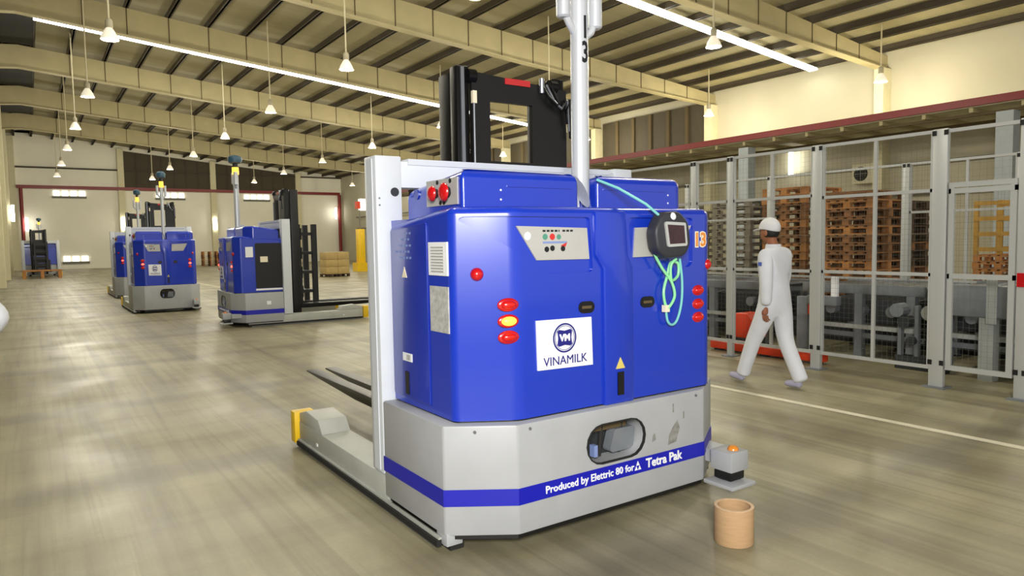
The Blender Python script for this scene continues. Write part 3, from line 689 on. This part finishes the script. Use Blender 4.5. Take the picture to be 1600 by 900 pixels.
def crv(pts, n=6):
    out = []; P = [Vector(pts[0])] + [Vector(p) for p in pts] + [Vector(pts[-1])]
    for i in range(1, len(P)-2):
        for k in range(n):
            t = k/n; a, b_, c, d = P[i-1], P[i], P[i+1], P[i+2]
            out.append(0.5*((2*b_) + (c-a)*t + (2*a-5*b_+4*c-d)*t*t + (3*b_-a-3*c+d)*t**3))
    out.append(P[-2]); return out
cy = 2.905
loop = [(2.955, cy, 1.63), (2.965, cy, 1.51), (3.03, cy, 1.41), (3.10, cy-0.01, 1.325), (3.115, cy-0.02, 1.24), (3.075, cy-0.01, 1.175), (3.06, cy, 1.19), (3.045, cy, 1.27), (3.085, cy+0.01, 1.36), (3.115, cy+0.01, 1.435), (3.165, cy, 1.43), (3.165, cy, 1.36), (3.10, cy-0.01, 1.335), (3.09, cy-0.015, 1.42), (3.13, cy-0.02, 1.46)]
MB(TO).tube(crv(loop), 0.0085, 8).build('cable', 'green', term, smooth=True)
loop2 = [(3.18, cy, 1.46), (3.20, cy, 1.33), (3.195, cy, 1.2), (3.16, cy, 1.10), (3.115, cy, 1.07), (3.075, cy, 1.10), (3.06, cy, 1.2)]
MB(TO).tube(crv(loop2), 0.0075, 8).build('cable', 'teal', term, smooth=True)
MB(TO).box(3.045, 3.08, cy-0.015, cy+0.015, 1.15, 1.19).build('cable_clip', 'cream', term)

# ------------------------------------------------------------------ cardboard tube
tb = empty('cardboard_tube', (2.955, 2.33, 0), 'short thick brown cardboard tube standing on the floor', 'tube')
MB().lathe([(0.098, 0.001), (0.1, 0.005), (0.1, 0.19), (0.083, 0.19), (0.083, 0.001)], n=36, closed=True).build('wall', 'cardboard', tb, smooth=True)
MB().lathe([(0.0995, 0.1902), (0.0995, 0.1922), (0.0835, 0.1922), (0.0835, 0.1902)], n=36, closed=True).build('rim', 'cardedge', tb)

# ------------------------------------------------------------------ safety fence
FX = 7.66
def post(t, x, y, w, h):
    O = t.location; sh = MB(O).box(x-0.03, x+0.03, y-w/2, y+w/2, 0.012, h).build('post', 'fence', t, bevel=0.004)
    MB(O).box(x-0.09, x+0.09, y-w/2-0.04, y+w/2+0.04, 0.0, 0.012).build('base_plate', 'mach', sh)
    for z in (h-0.04, 0.26):
        for q in (-1, 1): MB(O).box(x-0.036, x-0.031, y+q*(w/2-0.014)-0.02, y+q*(w/2-0.014)+0.02, z-0.025, z+0.025).build('connector', 'cap', sh)
    return sh
def panel(t, x, y0, y1, zr, mull, w=0.035, z0=0.2, z1=2.62, step=0.055, th=0.0007):
    O = t.location; b = MB(O)
    za, zb, q = zr[0], zr[-1], 0.02
    b.add([(xx, yy, zz) for xx in (x-0.018, x+0.018) for yy, zz in ((y0, za-w/2), (y1, za-w/2), (y1, zb+w/2), (y0, zb+w/2), (y0+q, za+w/2), (y1-q, za+w/2), (y1-q, zb-w/2), (y0+q, zb-w/2))],
          [(0,1,5,4),(1,2,6,5),(2,3,7,6),(3,0,4,7),(8,12,13,9),(9,13,14,10),(10,14,15,11),(11,15,12,8),(4,5,13,12),(5,6,14,13),(6,7,15,14),(7,4,12,15),(0,8,9,1),(1,9,10,2),(2,10,11,3),(3,11,8,0)])
    f = b.build('panel_frame', 'fence', t)
    for z in zr[1:-1]: MB(O).box(x-0.018, x+0.018, y0, y1, z-w/2, z+w/2).build('rail', 'fence', f)
    for y in mull: MB(O).box(x-0.016, x+0.016, y-w/2, y+w/2, z0, z1).build('mullion', 'fence', f)
    b = MB(O); y = y0+step
    while y < y1: b.box(x-th, x+th, y-th, y+th, z0, z1); y += step
    z = z0+step
    while z < z1: b.box(x-th, x+th, y0, y1, z-th, z+th); z += step
    tag(b.build('wire_mesh', 'wire', f), kind='stuff')
of = empty('safety_fence', (FX, 5.0, 0), 'aluminium safety fence of mesh panels along the aisle behind the walking worker', 'fence')
for y, w in ((3.51, 0.14), (4.86, 0.12), (6.10, 0.08), (6.72, 0.08), (12.0, 0.08), (0.6, 0.1)): post(of, FX, y, w, 2.63)
gp = post(of, FX, 2.76, 0.10, 2.63)
MB(of.location).box(FX-0.05, FX-0.031, 2.70, 2.80, 1.07, 1.2).build('lock_box', 'red', gp)
panel(of, FX, 3.585, 4.795, (0.2, 1.16, 2.02, 2.61), (4.18,)); panel(of, FX, 4.925, 6.055, (0.2, 1.16, 2.05, 2.61), (5.48,)); panel(of, FX, 6.145, 6.675, (0.2, 1.16, 2.05, 2.61), ())
panel(of, FX, 6.765, 11.95, (0.2, 1.16, 2.05, 2.61), (8.0, 9.3, 10.6)); panel(of, FX, 0.655, 2.705, (0.2, 1.16, 2.05, 2.61), (1.6,))
MB(of.location).box(FX-0.018, FX+0.018, 2.815, 3.435, 2.585, 2.62).build('gate_lintel', 'fence', of)
gt = empty('fence_gate', (FX, 3.12, 0.19), 'mesh gate leaf with a heavy frame next to the red lock box', 'gate')
panel(gt, FX, 2.83, 3.425, (0.22, 1.15, 2.0, 2.06), (2.86, 3.40), w=0.05, z0=0.2, z1=2.08)
IX = 10.8
inf = empty('inner_safety_fence', (IX, 5.5, 0), 'second mesh fence standing behind the conveyors and before the pallet stacks', 'fence')
for y in (3.95, 5.42, 7.75, 9.65, 2.15): post(inf, IX, y, 0.09, 2.63)
panel(inf, IX, 4.0, 5.37, (0.9, 1.9, 2.61), (4.6,), step=0.09); panel(inf, IX, 5.47, 7.70, (0.9, 2.61), (), step=0.09)
panel(inf, IX, 7.80, 9.60, (0.9, 1.9, 2.61), (8.6,), step=0.09); panel(inf, IX, 2.2, 3.9, (0.9, 1.9, 2.35, 2.61), (3.1,), step=0.09)

# ------------------------------------------------------------------ pallets
def make_pallet(mt):
    t = empty('pallet', (0, 0, 0), 'x', 'pallet')
    L, W = 0.9, 1.1        # along y, along x
    for k in range(6): y = -L/2+0.05+(L-0.1)*k/5; MB().box(-W/2, W/2, y-0.05, y+0.05, 0.118, 0.14).build('deck_board', mt, t)
    for k in range(3):
        x = -W/2+0.05+(W-0.1)*k/2; MB().box(x-0.05, x+0.05, -L/2, L/2, 0.097, 0.117).build('stringer_board', mt, t); MB().box(x-0.05, x+0.05, -L/2, L/2, 0.0, 0.02).build('bottom_board', mt, t)
        for j in range(3): y = -L/2+0.06+(L-0.12)*j/2; MB().box(x-0.05, x+0.05, y-0.06, y+0.06, 0.021, 0.096).build('block', mt, t)
    return t
protos = {k: make_pallet(k) for k in ('wood', 'woodor', 'woodgrey', 'wooddark')}; pmaps = {k: child_map(v) for k, v in protos.items()}; pused = set()
def pallet(k, loc, rz, label, group):
    if k in pused: o = copy_tree(protos[k], cmap=pmaps[k])
    else: o = protos[k]; pused.add(k)
    o.location = loc; o.rotation_euler = (0, 0, rz); tag(o, label, 'pallet', group); return o
def stack(k, x, y, n, label, group, rz=0.0, alt=None):
    for i in range(n):
        kk = alt if (alt and random.random() < 0.35) else k
        pallet(kk, (x+random.uniform(-0.012, 0.012), y+random.uniform(-0.015, 0.015), i*0.1445), rz+random.uniform(-0.012, 0.012), (ORD[n-1-i] if i < n-1 else 'topmost') + (' from the top ' if i < n-1 else ' ') + label, group)
stack('wood', 11.85, 6.65, 16, 'pallet of the tall orange brown stack by the fence mullion', 'tall orange brown pallet stack', alt='woodor')
stack('wooddark', 13.3, 6.75, 15, 'pallet of the dark stack beside the wide fence post', 'lower dark pallet stack', alt='wood')
stack('woodor', 11.85, 7.85, 17, 'pallet of the orange stack behind the walking worker', 'orange pallet stack behind the worker', alt='wood')
stack('woodgrey', 11.95, 9.1, 16, 'pallet of the grey stack behind the slim fence post', 'grey pallet stack', alt='woodgrey')
stack('woodgrey', 12.3, 10.9, 15, 'pallet of the farthest grey stack behind the fence', 'farthest grey pallet stack')
stack('woodor', 16.0, 6.0, 8, 'pallet of the low pile under the timber crate', 'low pile under the timber crate', alt='wood')
cr = empty('timber_crate', (16.0, 6.0, 8*0.1445), 'open yellow timber crate frame on the low pallet pile', 'crate')
for x in (-0.5, 0.5):
    for y in (-0.42, 0, 0.42): MB().box(x-0.03, x+0.03, y-0.04, y+0.04, 0.0, 1.05).build('upright', 'gold', cr)
for z in (0.1, 0.4, 0.7, 1.0):
    for x in (-0.535, 0.535): MB().box(x-0.004, x+0.004, -0.46, 0.46, z-0.04, z+0.04).build('slat', 'gold', cr)
# loads on the open floor
pallet('wooddark', (12.2, 33.2, 0), 0.3, 'dark pallet under the wrapped cartons on the open floor', None)
for i in range(2):
    for j in range(2):
        for k in range(3):
            x, y, z = 12.2-0.29+0.57*i, 33.2-0.24+0.47*j, 0.146+0.35*k
            c = empty('carton', (x, y, z), 'pale brown carton in the ' + ('bottom', 'middle', 'top')[k] + ' layer, ' + ('aisle', 'wall')[j] + ' side, on the dark floor pallet', 'carton', 'cartons on the dark pallet')
            MB().box(-0.28, 0.28, -0.23, 0.23, 0, 0.34).build('box', 'carton', c, bevel=0.006); MB().box(-0.281, 0.281, -0.03, 0.03, 0.3402, 0.3412).build('tape', 'cream', c)
stack('wood', 11.9, 60.5, 8, 'pallet of the taller stack by the back wall', 'pallet stack by the back wall', alt='woodor')
stack('wood', 13.1, 60.3, 7, 'pallet of the shorter stack by the back wall', 'shorter pallet stack by the back wall', alt='woodor')
fpl = pallet('woodor', (0.52, 45.9, 0.0), 0, 'wide orange pallet lying before the far automated forklift', None); fpl.scale = (1.6, 1.0, 3.2)
yg = empty('guard_column', (15.6, 38.2, 0), 'tall yellow guard column with a red and white signal box on top', 'column')
MB().box(-0.2, 0.2, -0.2, 0.2, 0, 2.4).build('shaft', 'yellow', yg, bevel=0.02); MB().box(-0.36, 0.36, -0.36, 0.36, 0, 0.5).build('base', 'yellow', yg)
MB().box(-0.2, 0.0, -0.15, 0.15, 3.55, 3.95).build('signal_red', 'redpaint', yg); MB().box(0.0, 0.35, -0.15, 0.15, 3.45, 4.1).build('signal_white', 'pane', yg); MB().cyl((0, 0, 2.4), (0, 0, 3.5), 0.04, 8).build('signal_pole', 'ventgrey', yg)

# ------------------------------------------------------------------ conveyors behind the fence
def conveyor(name, x0, x1, y0, y1, z, label, n_leg, bar=True):
    O = (0.5*(x0+x1), 0.5*(y0+y1), 0); t = empty(name, O, label, 'conveyor')
    for x in (x0, x1):
        MB(O).box(x-0.03, x+0.03, y0, y1, z-0.12, z).build('side_rail', 'mach', t, bevel=0.005); MB(O).box(x-0.02, x+0.02, y0, y1, 0.27, 0.33).build('lower_rail', 'mach', t)
    n = int((y1-y0)/0.14)
    for k in range(n): y = y0+0.07+k*0.14; MB(O).cyl((x0+0.03, y, z-0.05), (x1-0.03, y, z-0.05), 0.035, 8).build('roller', 'steel', t)
    for k in range(n_leg):
        y = y0+0.15+(y1-y0-0.3)*k/(n_leg-1)
        for x in (x0, x1): MB(O).box(x-0.045, x+0.045, y-0.05, y+0.05, 0.0, z-0.12).build('leg', 'mach', t); MB(O).box(x-0.08, x+0.08, y-0.08, y+0.08, 0.0, 0.02).build('foot', 'machd', t)
    if bar: MB(O).box(x0-0.1, x0-0.04, y0+0.05, y1-0.05, 0.39, 0.44).build('guide_bar', 'machl', t)
    MB(O).box(x0+0.1, x1-0.1, y0+0.2, y1-0.2, 0.45, z-0.2).build('drive_housing', 'machd', t, bevel=0.02)
    for k in range(3):
        y = y0+0.4+(y1-y0-0.8)*k/2; MB(O).cyl((x0-0.01, y, 0.62), (x0+0.2, y, 0.62), 0.07, 12).build('motor', 'mach', t)
    return t
conveyor('roller_conveyor', 8.75, 9.85, 4.15, 5.75, 0.95, 'grey roller conveyor with a bright guide bar behind the mesh panel', 3)
conveyor('roller_conveyor', 8.75, 9.85, 1.4, 4.05, 0.98, 'grey roller conveyor behind the mesh gate leaf', 4)
conveyor('roller_conveyor', 8.85, 9.85, 6.3, 9.4, 0.92, 'grey roller conveyor behind the walking worker', 4)
lf = empty('lift_frame', (8.5, 5.45, 0), 'grey angled steel frame with a lit sensor beside the roller conveyor', 'frame')
MB().box(-0.06, 0.06, 0.05, 0.2, 0, 0.78).build('upright', 'mach', lf, bevel=0.008); MB().box(-0.06, 0.06, -0.36, 0.049, 0.68, 0.8).build('arm', 'mach', lf, bevel=0.008); MB().box(-0.05, 0.0, -0.36, -0.28, 0.801, 1.05).build('sensor', 'white', lf)
MB().box(-0.05, 0.05, -0.1, 0.04, 0.55, 0.679).build('drive', 'redpaint', lf)
cb = empty('control_cabinet', (8.92, 3.35, 0), 'grey control cabinet on a leg behind the mesh gate leaf', 'cabinet')
MB().box(-0.55, -0.40, -0.07, 0.07, 0.0, 0.68).build('leg', 'machl', cb); MB().box(-0.6, -0.38, -0.25, 0.35, 0.681, 1.02).build('box', 'mach', cb, bevel=0.015); MB().box(-0.615, -0.601, -0.12, -0.02, 0.62, 1.12).build('conduit', 'machl', cb)
MB().tube(crv([(-0.5, -0.25, 1.0), (-0.5, -0.42, 1.08), (-0.5, -0.5, 0.95), (-0.5, -0.5, 0.6)]), 0.02, 8).build('cable', 'black', cb)
mc = empty('drive_unit', (8.42, 4.05, 0), 'oily chain drive unit with small motors low behind the fence', 'machine')
for k in range(7):
    a, c = random.uniform(-0.25, 0.25), random.uniform(0.2, 0.7)
    MB().cyl((-0.05, a, c), (0.12, a, c), random.uniform(0.04, 0.09), 12).build('motor', random.choice(('mach', 'machd', 'machl')), mc)
MB().box(0.0, 0.12, -0.28, 0.28, 0.0, 0.16).build('base', 'machd', mc)
for a, b in ((-0.2, 0.6), (0.05, 0.75), (0.24, 0.5)): MB().box(0.02, 0.09, a-0.02, a+0.02, 0.16, b).build('bracket', 'mach', mc)
# dark machine mass added behind, to fill the background darkness
mm = empty('dark_machine_fill', (10.3, 4.6, 0), 'long dark machine body added behind the conveyors', 'machine')
MB().box(-0.28, 0.22, -3.4, 4.6, 0.0, 0.62).build('base', 'machd', mm); MB().box(-0.3, 0.24, -3.4, 4.6, 0.72, 0.86).build('deck', 'mach', mm)
for k in range(8): MB().box(-0.25, 0.2, -3.2+k*1.08, -3.0+k*1.08, 0.62, 0.72).build('support', 'mach', mm)
# red floor guard and red bin behind the worker
rg_ = empty('floor_guard', (7.98, 5.9, 0), 'red steel floor guard rail at the foot of the fence', 'guard rail')
MB().box(-0.08, 0.08, -0.95, 0.75, 0.03, 0.13).build('rail', 'redpaint', rg_, bevel=0.01)
for y in (-0.85, -0.1, 0.65): MB().box(-0.05, 0.05, y-0.05, y+0.05, 0.0, 0.029).build('foot', 'machd', rg_)
rb = empty('red_hopper', (8.42, 6.45, 0.0), 'rounded orange red machine cover behind the slim fence post', 'machine cover')
MB().prism(round_poly([(-0.22, 0.15), (0.2, 0.15), (0.2, 0.38), (0.08, 0.5), (-0.1, 0.5), (-0.22, 0.4)], 0.05, 4), -0.12, 0.2, 'x').build('cover', 'redpaint', rb, bevel=0.02)
MB().box(-0.1, 0.18, -0.2, 0.18, 0.0, 0.149).build('base', 'machd', rb)
# air conditioner on the right wall
ac = empty('air_conditioner', (XW-0.3, 13.5, 3.35), 'beige air conditioner unit with a round fan on the far side wall', 'air conditioner')
MB().box(-0.15, 0.29, -0.42, 0.42, 0, 0.68).build('casing', 'acgrey', ac, bevel=0.02); MB().cyl((-0.155, 0.1, 0.34), (-0.149, 0.1, 0.34), 0.25, 20).build('fan_opening', 'dark', ac)
MB().box(-0.165, -0.156, 0.09, 0.11, 0.1, 0.58).build('fan_bar', 'ventgrey', ac); MB().box(-0.175, -0.166, -0.14, 0.34, 0.33, 0.35).build('fan_bar', 'ventgrey', ac)

# ------------------------------------------------------------------ people
def skin_mesh(name, J, E, root, mt, sub=2):
    names = list(J); idx = {k: i for i, k in enumerate(names)}
    me = bpy.data.meshes.new(name); me.from_pydata([J[k][0] for k in names], [(idx[a], idx[b]) for a, b in E], [])
    o = bpy.data.objects.new(name, me); col.objects.link(o)
    md = o.modifiers.new('skin', 'SKIN'); md.use_smooth_shade = True
    sv = me.skin_vertices[0].data
    for k in names:
        r_ = J[k][1]; sv[idx[k]].radius = r_ if isinstance(r_, tuple) else (r_, r_)
        sv[idx[k]].use_root = (k == root)
    ss = o.modifiers.new('sub', 'SUBSURF'); ss.levels = sub; ss.render_levels = sub
    bpy.context.view_layer.update()
    out = bpy.data.meshes.new_from_object(o.evaluated_get(bpy.context.evaluated_depsgraph_get()))
    bpy.data.objects.remove(o); out.materials.clear(); out.materials.append(M[mt]); out.shade_smooth(); return out
def join(name, meshes, mt, parent):
    bm = bmesh.new()
    for me in meshes: bm.from_mesh(me)
    out = bpy.data.meshes.new(name); bm.to_mesh(out); bm.free(); out.materials.append(M[mt]); out.shade_smooth()
    return link(bpy.data.objects.new(name, out), parent)
def ellipsoid(c, r, n=20, m_=14, warp=None):
    me = bpy.data.meshes.new('e'); bm = bmesh.new(); bmesh.ops.create_uvsphere(bm, u_segments=n, v_segments=m_, radius=1.0)
    for v in bm.verts:
        p = v.co.copy()
        if warp: p = warp(p)
        v.co = Vector((c[0]+p.x*r[0], c[1]+p.y*r[1], c[2]+p.z*r[2]))
    bm.to_mesh(me); bm.free(); return me
def hand_meshes(wr, tip, side):
    # palm plus five curled fingers; side = direction of the thumb (unit vector)
    wr, tip, side = Vector(wr), Vector(tip), Vector(side); d = (tip-wr).normalized(); nrm = d.cross(side)
    out = [skin_mesh('palm', {'a': (wr, (0.026, 0.022)), 'b': (wr+d*0.045, (0.034, 0.018)), 'c': (wr+d*0.09, (0.036, 0.016))}, [('a', 'b'), ('b', 'c')], 'a', 'skin')]
    for k, ln in enumerate((0.072, 0.08, 0.074, 0.058)):
        b0 = wr + d*0.085 + side*(0.027-0.018*k)
        out.append(skin_mesh('finger', {'a': (b0, 0.0095), 'b': (b0+d*ln*0.5+nrm*0.008, 0.0088), 'c': (b0+d*ln*0.85+nrm*0.03, 0.0082), 'e': (b0+d*ln*0.95+nrm*0.05, 0.007)}, [('a', 'b'), ('b', 'c'), ('c', 'e')], 'a', 'skin', 1))
    t0 = wr + d*0.03 + side*0.022
    out.append(skin_mesh('thumb', {'a': (t0, 0.012), 'b': (t0+side*0.022+d*0.03+nrm*0.008, 0.0105), 'c': (t0+side*0.022+d*0.065+nrm*0.02, 0.009)}, [('a', 'b'), ('b', 'c')], 'a', 'skin', 1))
    return out
def make_person(loc, rz, label, J, hands, shoes):
    t = empty('person', loc, label, 'person', None, rz)
    # bare body: trunk, limbs, neck and head in one skin coloured figure
    thin = {k: (p, tuple(x*0.72 for x in (r_ if isinstance(r_, tuple) else (r_, r_)))) for k, (p, r_) in J.items()}
    thin['neck'] = (J['neck'][0], (0.055, 0.055)); hx, hy, hz = J['neck'][0][0], J['neck'][0][1], J['neck'][0][2]
    hc = (hx, hy+0.055, hz+0.155)
    thin['skull'] = ((hc[0], hc[1]-0.01, hc[2]-0.03), (0.05, 0.055))
    E0 = [('pelvis', 'waist'), ('waist', 'chest'), ('chest', 'neck')]
    for s in 'LR': E0 += [('chest', 'sh'+s), ('sh'+s, 'el'+s), ('el'+s, 'wr'+s), ('pelvis', 'hip'+s), ('hip'+s, 'kn'+s), ('kn'+s, 'an'+s)]
    parts = [skin_mesh('b', thin, E0 + [('neck', 'skull')], 'pelvis', 'skin')]
    def face(p):
        q = p.copy()
        if q.z < -0.1: q.x *= 1-0.28*(-q.z-0.1); q.y = q.y*(1-0.12*(-q.z-0.1)) + 0.12*(-q.z-0.1)      # jaw
        if q.y > 0.55 and abs(q.x) < 0.28 and -0.42 < q.z < 0.12: q.y += 0.22*(1-abs(q.x)/0.28)*(0.5-(q.z+0.15))  # nose
        if q.y > 0.5 and 0.0 < q.z < 0.22 and 0.2 < abs(q.x) < 0.6: q.y -= 0.06                          # eye sockets
        return q
    parts.append(ellipsoid(hc, (0.076, 0.098, 0.118), 28, 22, face))
    for s in (-1, 1): parts.append(ellipsoid((hc[0]+0.078*s, hc[1]-0.012, hc[2]-0.01), (0.012, 0.022, 0.034), 10, 8))
    parts.append(ellipsoid((hc[0], hc[1]+0.092, hc[2]-0.068), (0.026, 0.012, 0.009), 10, 6))
    for h in hands: parts += hand_meshes(*h)
    join('body', parts, 'skin', t)
    for s in (-1, 1): link(bpy.data.objects.new('eye', ellipsoid((hc[0]+0.03*s, hc[1]+0.083, hc[2]+0.012), (0.012, 0.008, 0.007), 10, 6)), t).data.materials.append(M['ink'])
    # hair, cap, suit, shoes
    hair = ellipsoid((hc[0], hc[1]-0.014, hc[2]+0.012), (0.083, 0.096, 0.112), 22, 14, lambda p: Vector((p.x, min(p.y, 0.25) if p.z < 0.45 else p.y, max(p.z, -0.62))))
    o = link(bpy.data.objects.new('hair', hair), t); hair.materials.append(M['hair']); hair.shade_smooth()
    capm = ellipsoid((hc[0], hc[1]-0.006, hc[2]+0.038), (0.096, 0.114, 0.112), 26, 18, lambda p: Vector((p.x, p.y, max(p.z, -0.12-0.25*max(0, -p.y)))))
    o = link(bpy.data.objects.new('cap', capm), t); capm.materials.append(M['capcloth']); capm.shade_smooth()
    br = MB(); ring = [(hc[0]+0.088*math.sin(a), hc[1]+0.06+(0.135 if abs(a) < 1.3 else 0.12)*math.cos(a)*0.95) for a in [(-1.57+3.14*k/12) for k in range(13)]]
    br.prism(ring, hc[2]+0.028, hc[2]+0.036); bo = br.build('cap_brim', 'capcloth', o, bevel=0.003)
    for v in bo.data.vertices: v.co.z -= 0.22*max(0, v.co.y-hc[1]-0.08)
    suit = dict(J); suit['wristL'] = J['wrL']; suit['neck'] = (J['neck'][0], (0.078, 0.075)); suit.pop('wristL')
    E1 = list(E0)
    for q in 'LR':
        p_ = Vector(suit['an'+q][0]); k_ = Vector(suit['kn'+q][0]); suit['cuff'+q] = (tuple(p_ + (p_-k_).normalized()*0.05), 0.082); E1.append(('an'+q, 'cuff'+q))
    so = link(bpy.data.objects.new('coverall', skin_mesh('coverall', suit, E1, 'pelvis', 'cloth')), t)
    cl = MB().lathe([(0.083, -0.03), (0.075, 0.012), (0.066, 0.012), (0.066, -0.03)], (hx, hy+0.005, hz+0.012), 20, closed=True).build('collar', 'cloth', so, smooth=True)
    for c, a in shoes:
        p = Vector(c); dv = Vector((math.sin(a[0])*math.cos(a[1]), math.cos(a[0])*math.cos(a[1]), math.sin(a[1])))
        sh = skin_mesh('shoe', {'a': (p, (0.045, 0.045)), 'b': (p+dv*0.10, (0.05, 0.04)), 'c': (p+dv*0.19, (0.046, 0.03))}, [('a', 'b'), ('b', 'c')], 'a', 'shoe'); link(bpy.data.objects.new('shoe', sh), t)
    return t
V = lambda *a: a
# walking worker: local +y is the walking direction
J = {'pelvis': (V(0.0, 0.0, 0.93), (0.15, 0.13)), 'waist': (V(0, 0.01, 1.10), (0.15, 0.125)), 'chest': (V(0, 0.02, 1.31), (0.165, 0.125)), 'neck': (V(0, 0.02, 1.475), (0.07, 0.07)),
     'shL': (V(-0.165, 0.0, 1.39), 0.082), 'elL': (V(-0.225, -0.06, 1.12), 0.068), 'wrL': (V(-0.215, -0.05, 0.87), 0.055),
     'shR': (V(0.165, 0.0, 1.39), 0.082), 'elR': (V(0.225, 0.04, 1.12), 0.068), 'wrR': (V(0.20, 0.15, 0.89), 0.055),
     'hipL': (V(-0.09, 0.02, 0.82), (0.115, 0.115)), 'knL': (V(-0.085, 0.20, 0.48), 0.085), 'anL': (V(-0.075, 0.33, 0.13), 0.075),
     'hipR': (V(0.09, -0.02, 0.82), (0.115, 0.115)), 'knR': (V(0.085, -0.07, 0.48), 0.085), 'anR': (V(0.075, -0.25, 0.12), 0.078)}
pw = make_person((6.42, 4.55, 0), 0.0, 'worker in white coveralls and cap walking past the fence with arms hanging', J,
    [((-0.215, -0.048, 0.86), (-0.212, -0.03, 0.7), (0, 1, 0)), ((0.20, 0.15, 0.88), (0.19, 0.2, 0.72), (0, 1, 0))],
    [((-0.075, 0.32, 0.055), (0.0, 0.10)), ((0.075, -0.27, 0.055), (0.0, -0.05))])
bd = MB().prism([(-0.02, -0.02), (0.02, -0.02), (0.02, 0.02), (-0.02, 0.02)], -0.003, 0.003, 'x').build('sleeve_badge', 'badge', pw); bd.location = (-0.255, 0.0, 1.30)
# worker whose bent elbow just enters the frame
J2 = {'pelvis': (V(0.0, 0.0, 0.93), (0.155, 0.13)), 'waist': (V(0, 0.0, 1.10), (0.15, 0.125)), 'chest': (V(0, 0.0, 1.31), (0.165, 0.13)), 'neck': (V(0, 0.0, 1.475), (0.07, 0.07)),
      'shL': (V(-0.165, 0.0, 1.39), 0.082), 'elL': (V(-0.225, -0.04, 1.12), 0.068), 'wrL': (V(-0.215, 0.02, 0.87), 0.055),
      'shR': (V(0.175, 0.0, 1.39), 0.082), 'elR': (V(0.42, -0.06, 1.15), 0.09), 'wrR': (V(0.245, 0.06, 1.0), 0.055),
      'hipL': (V(-0.09, 0, 0.82), (0.115, 0.115)), 'knL': (V(-0.10, 0.02, 0.48), 0.092), 'anL': (V(-0.11, 0.0, 0.125), 0.088),
      'hipR': (V(0.09, 0, 0.82), (0.115, 0.115)), 'knR': (V(0.10, 0.02, 0.48), 0.092), 'anR': (V(0.11, 0.0, 0.125), 0.088)}
make_person((-0.585, 5.45, 0), 0.0, 'person in white at the aisle edge, only a bent elbow in view', J2,
    [((-0.215, 0.022, 0.86), (-0.212, 0.05, 0.7), (0, 1, 0)), ((0.235, 0.065, 0.99), (0.12, 0.11, 0.93), (0, 0.8, 0.6))],
    [((-0.11, -0.03, 0.048), (-0.1, 0.0)), ((0.11, -0.03, 0.048), (0.1, 0.0))])
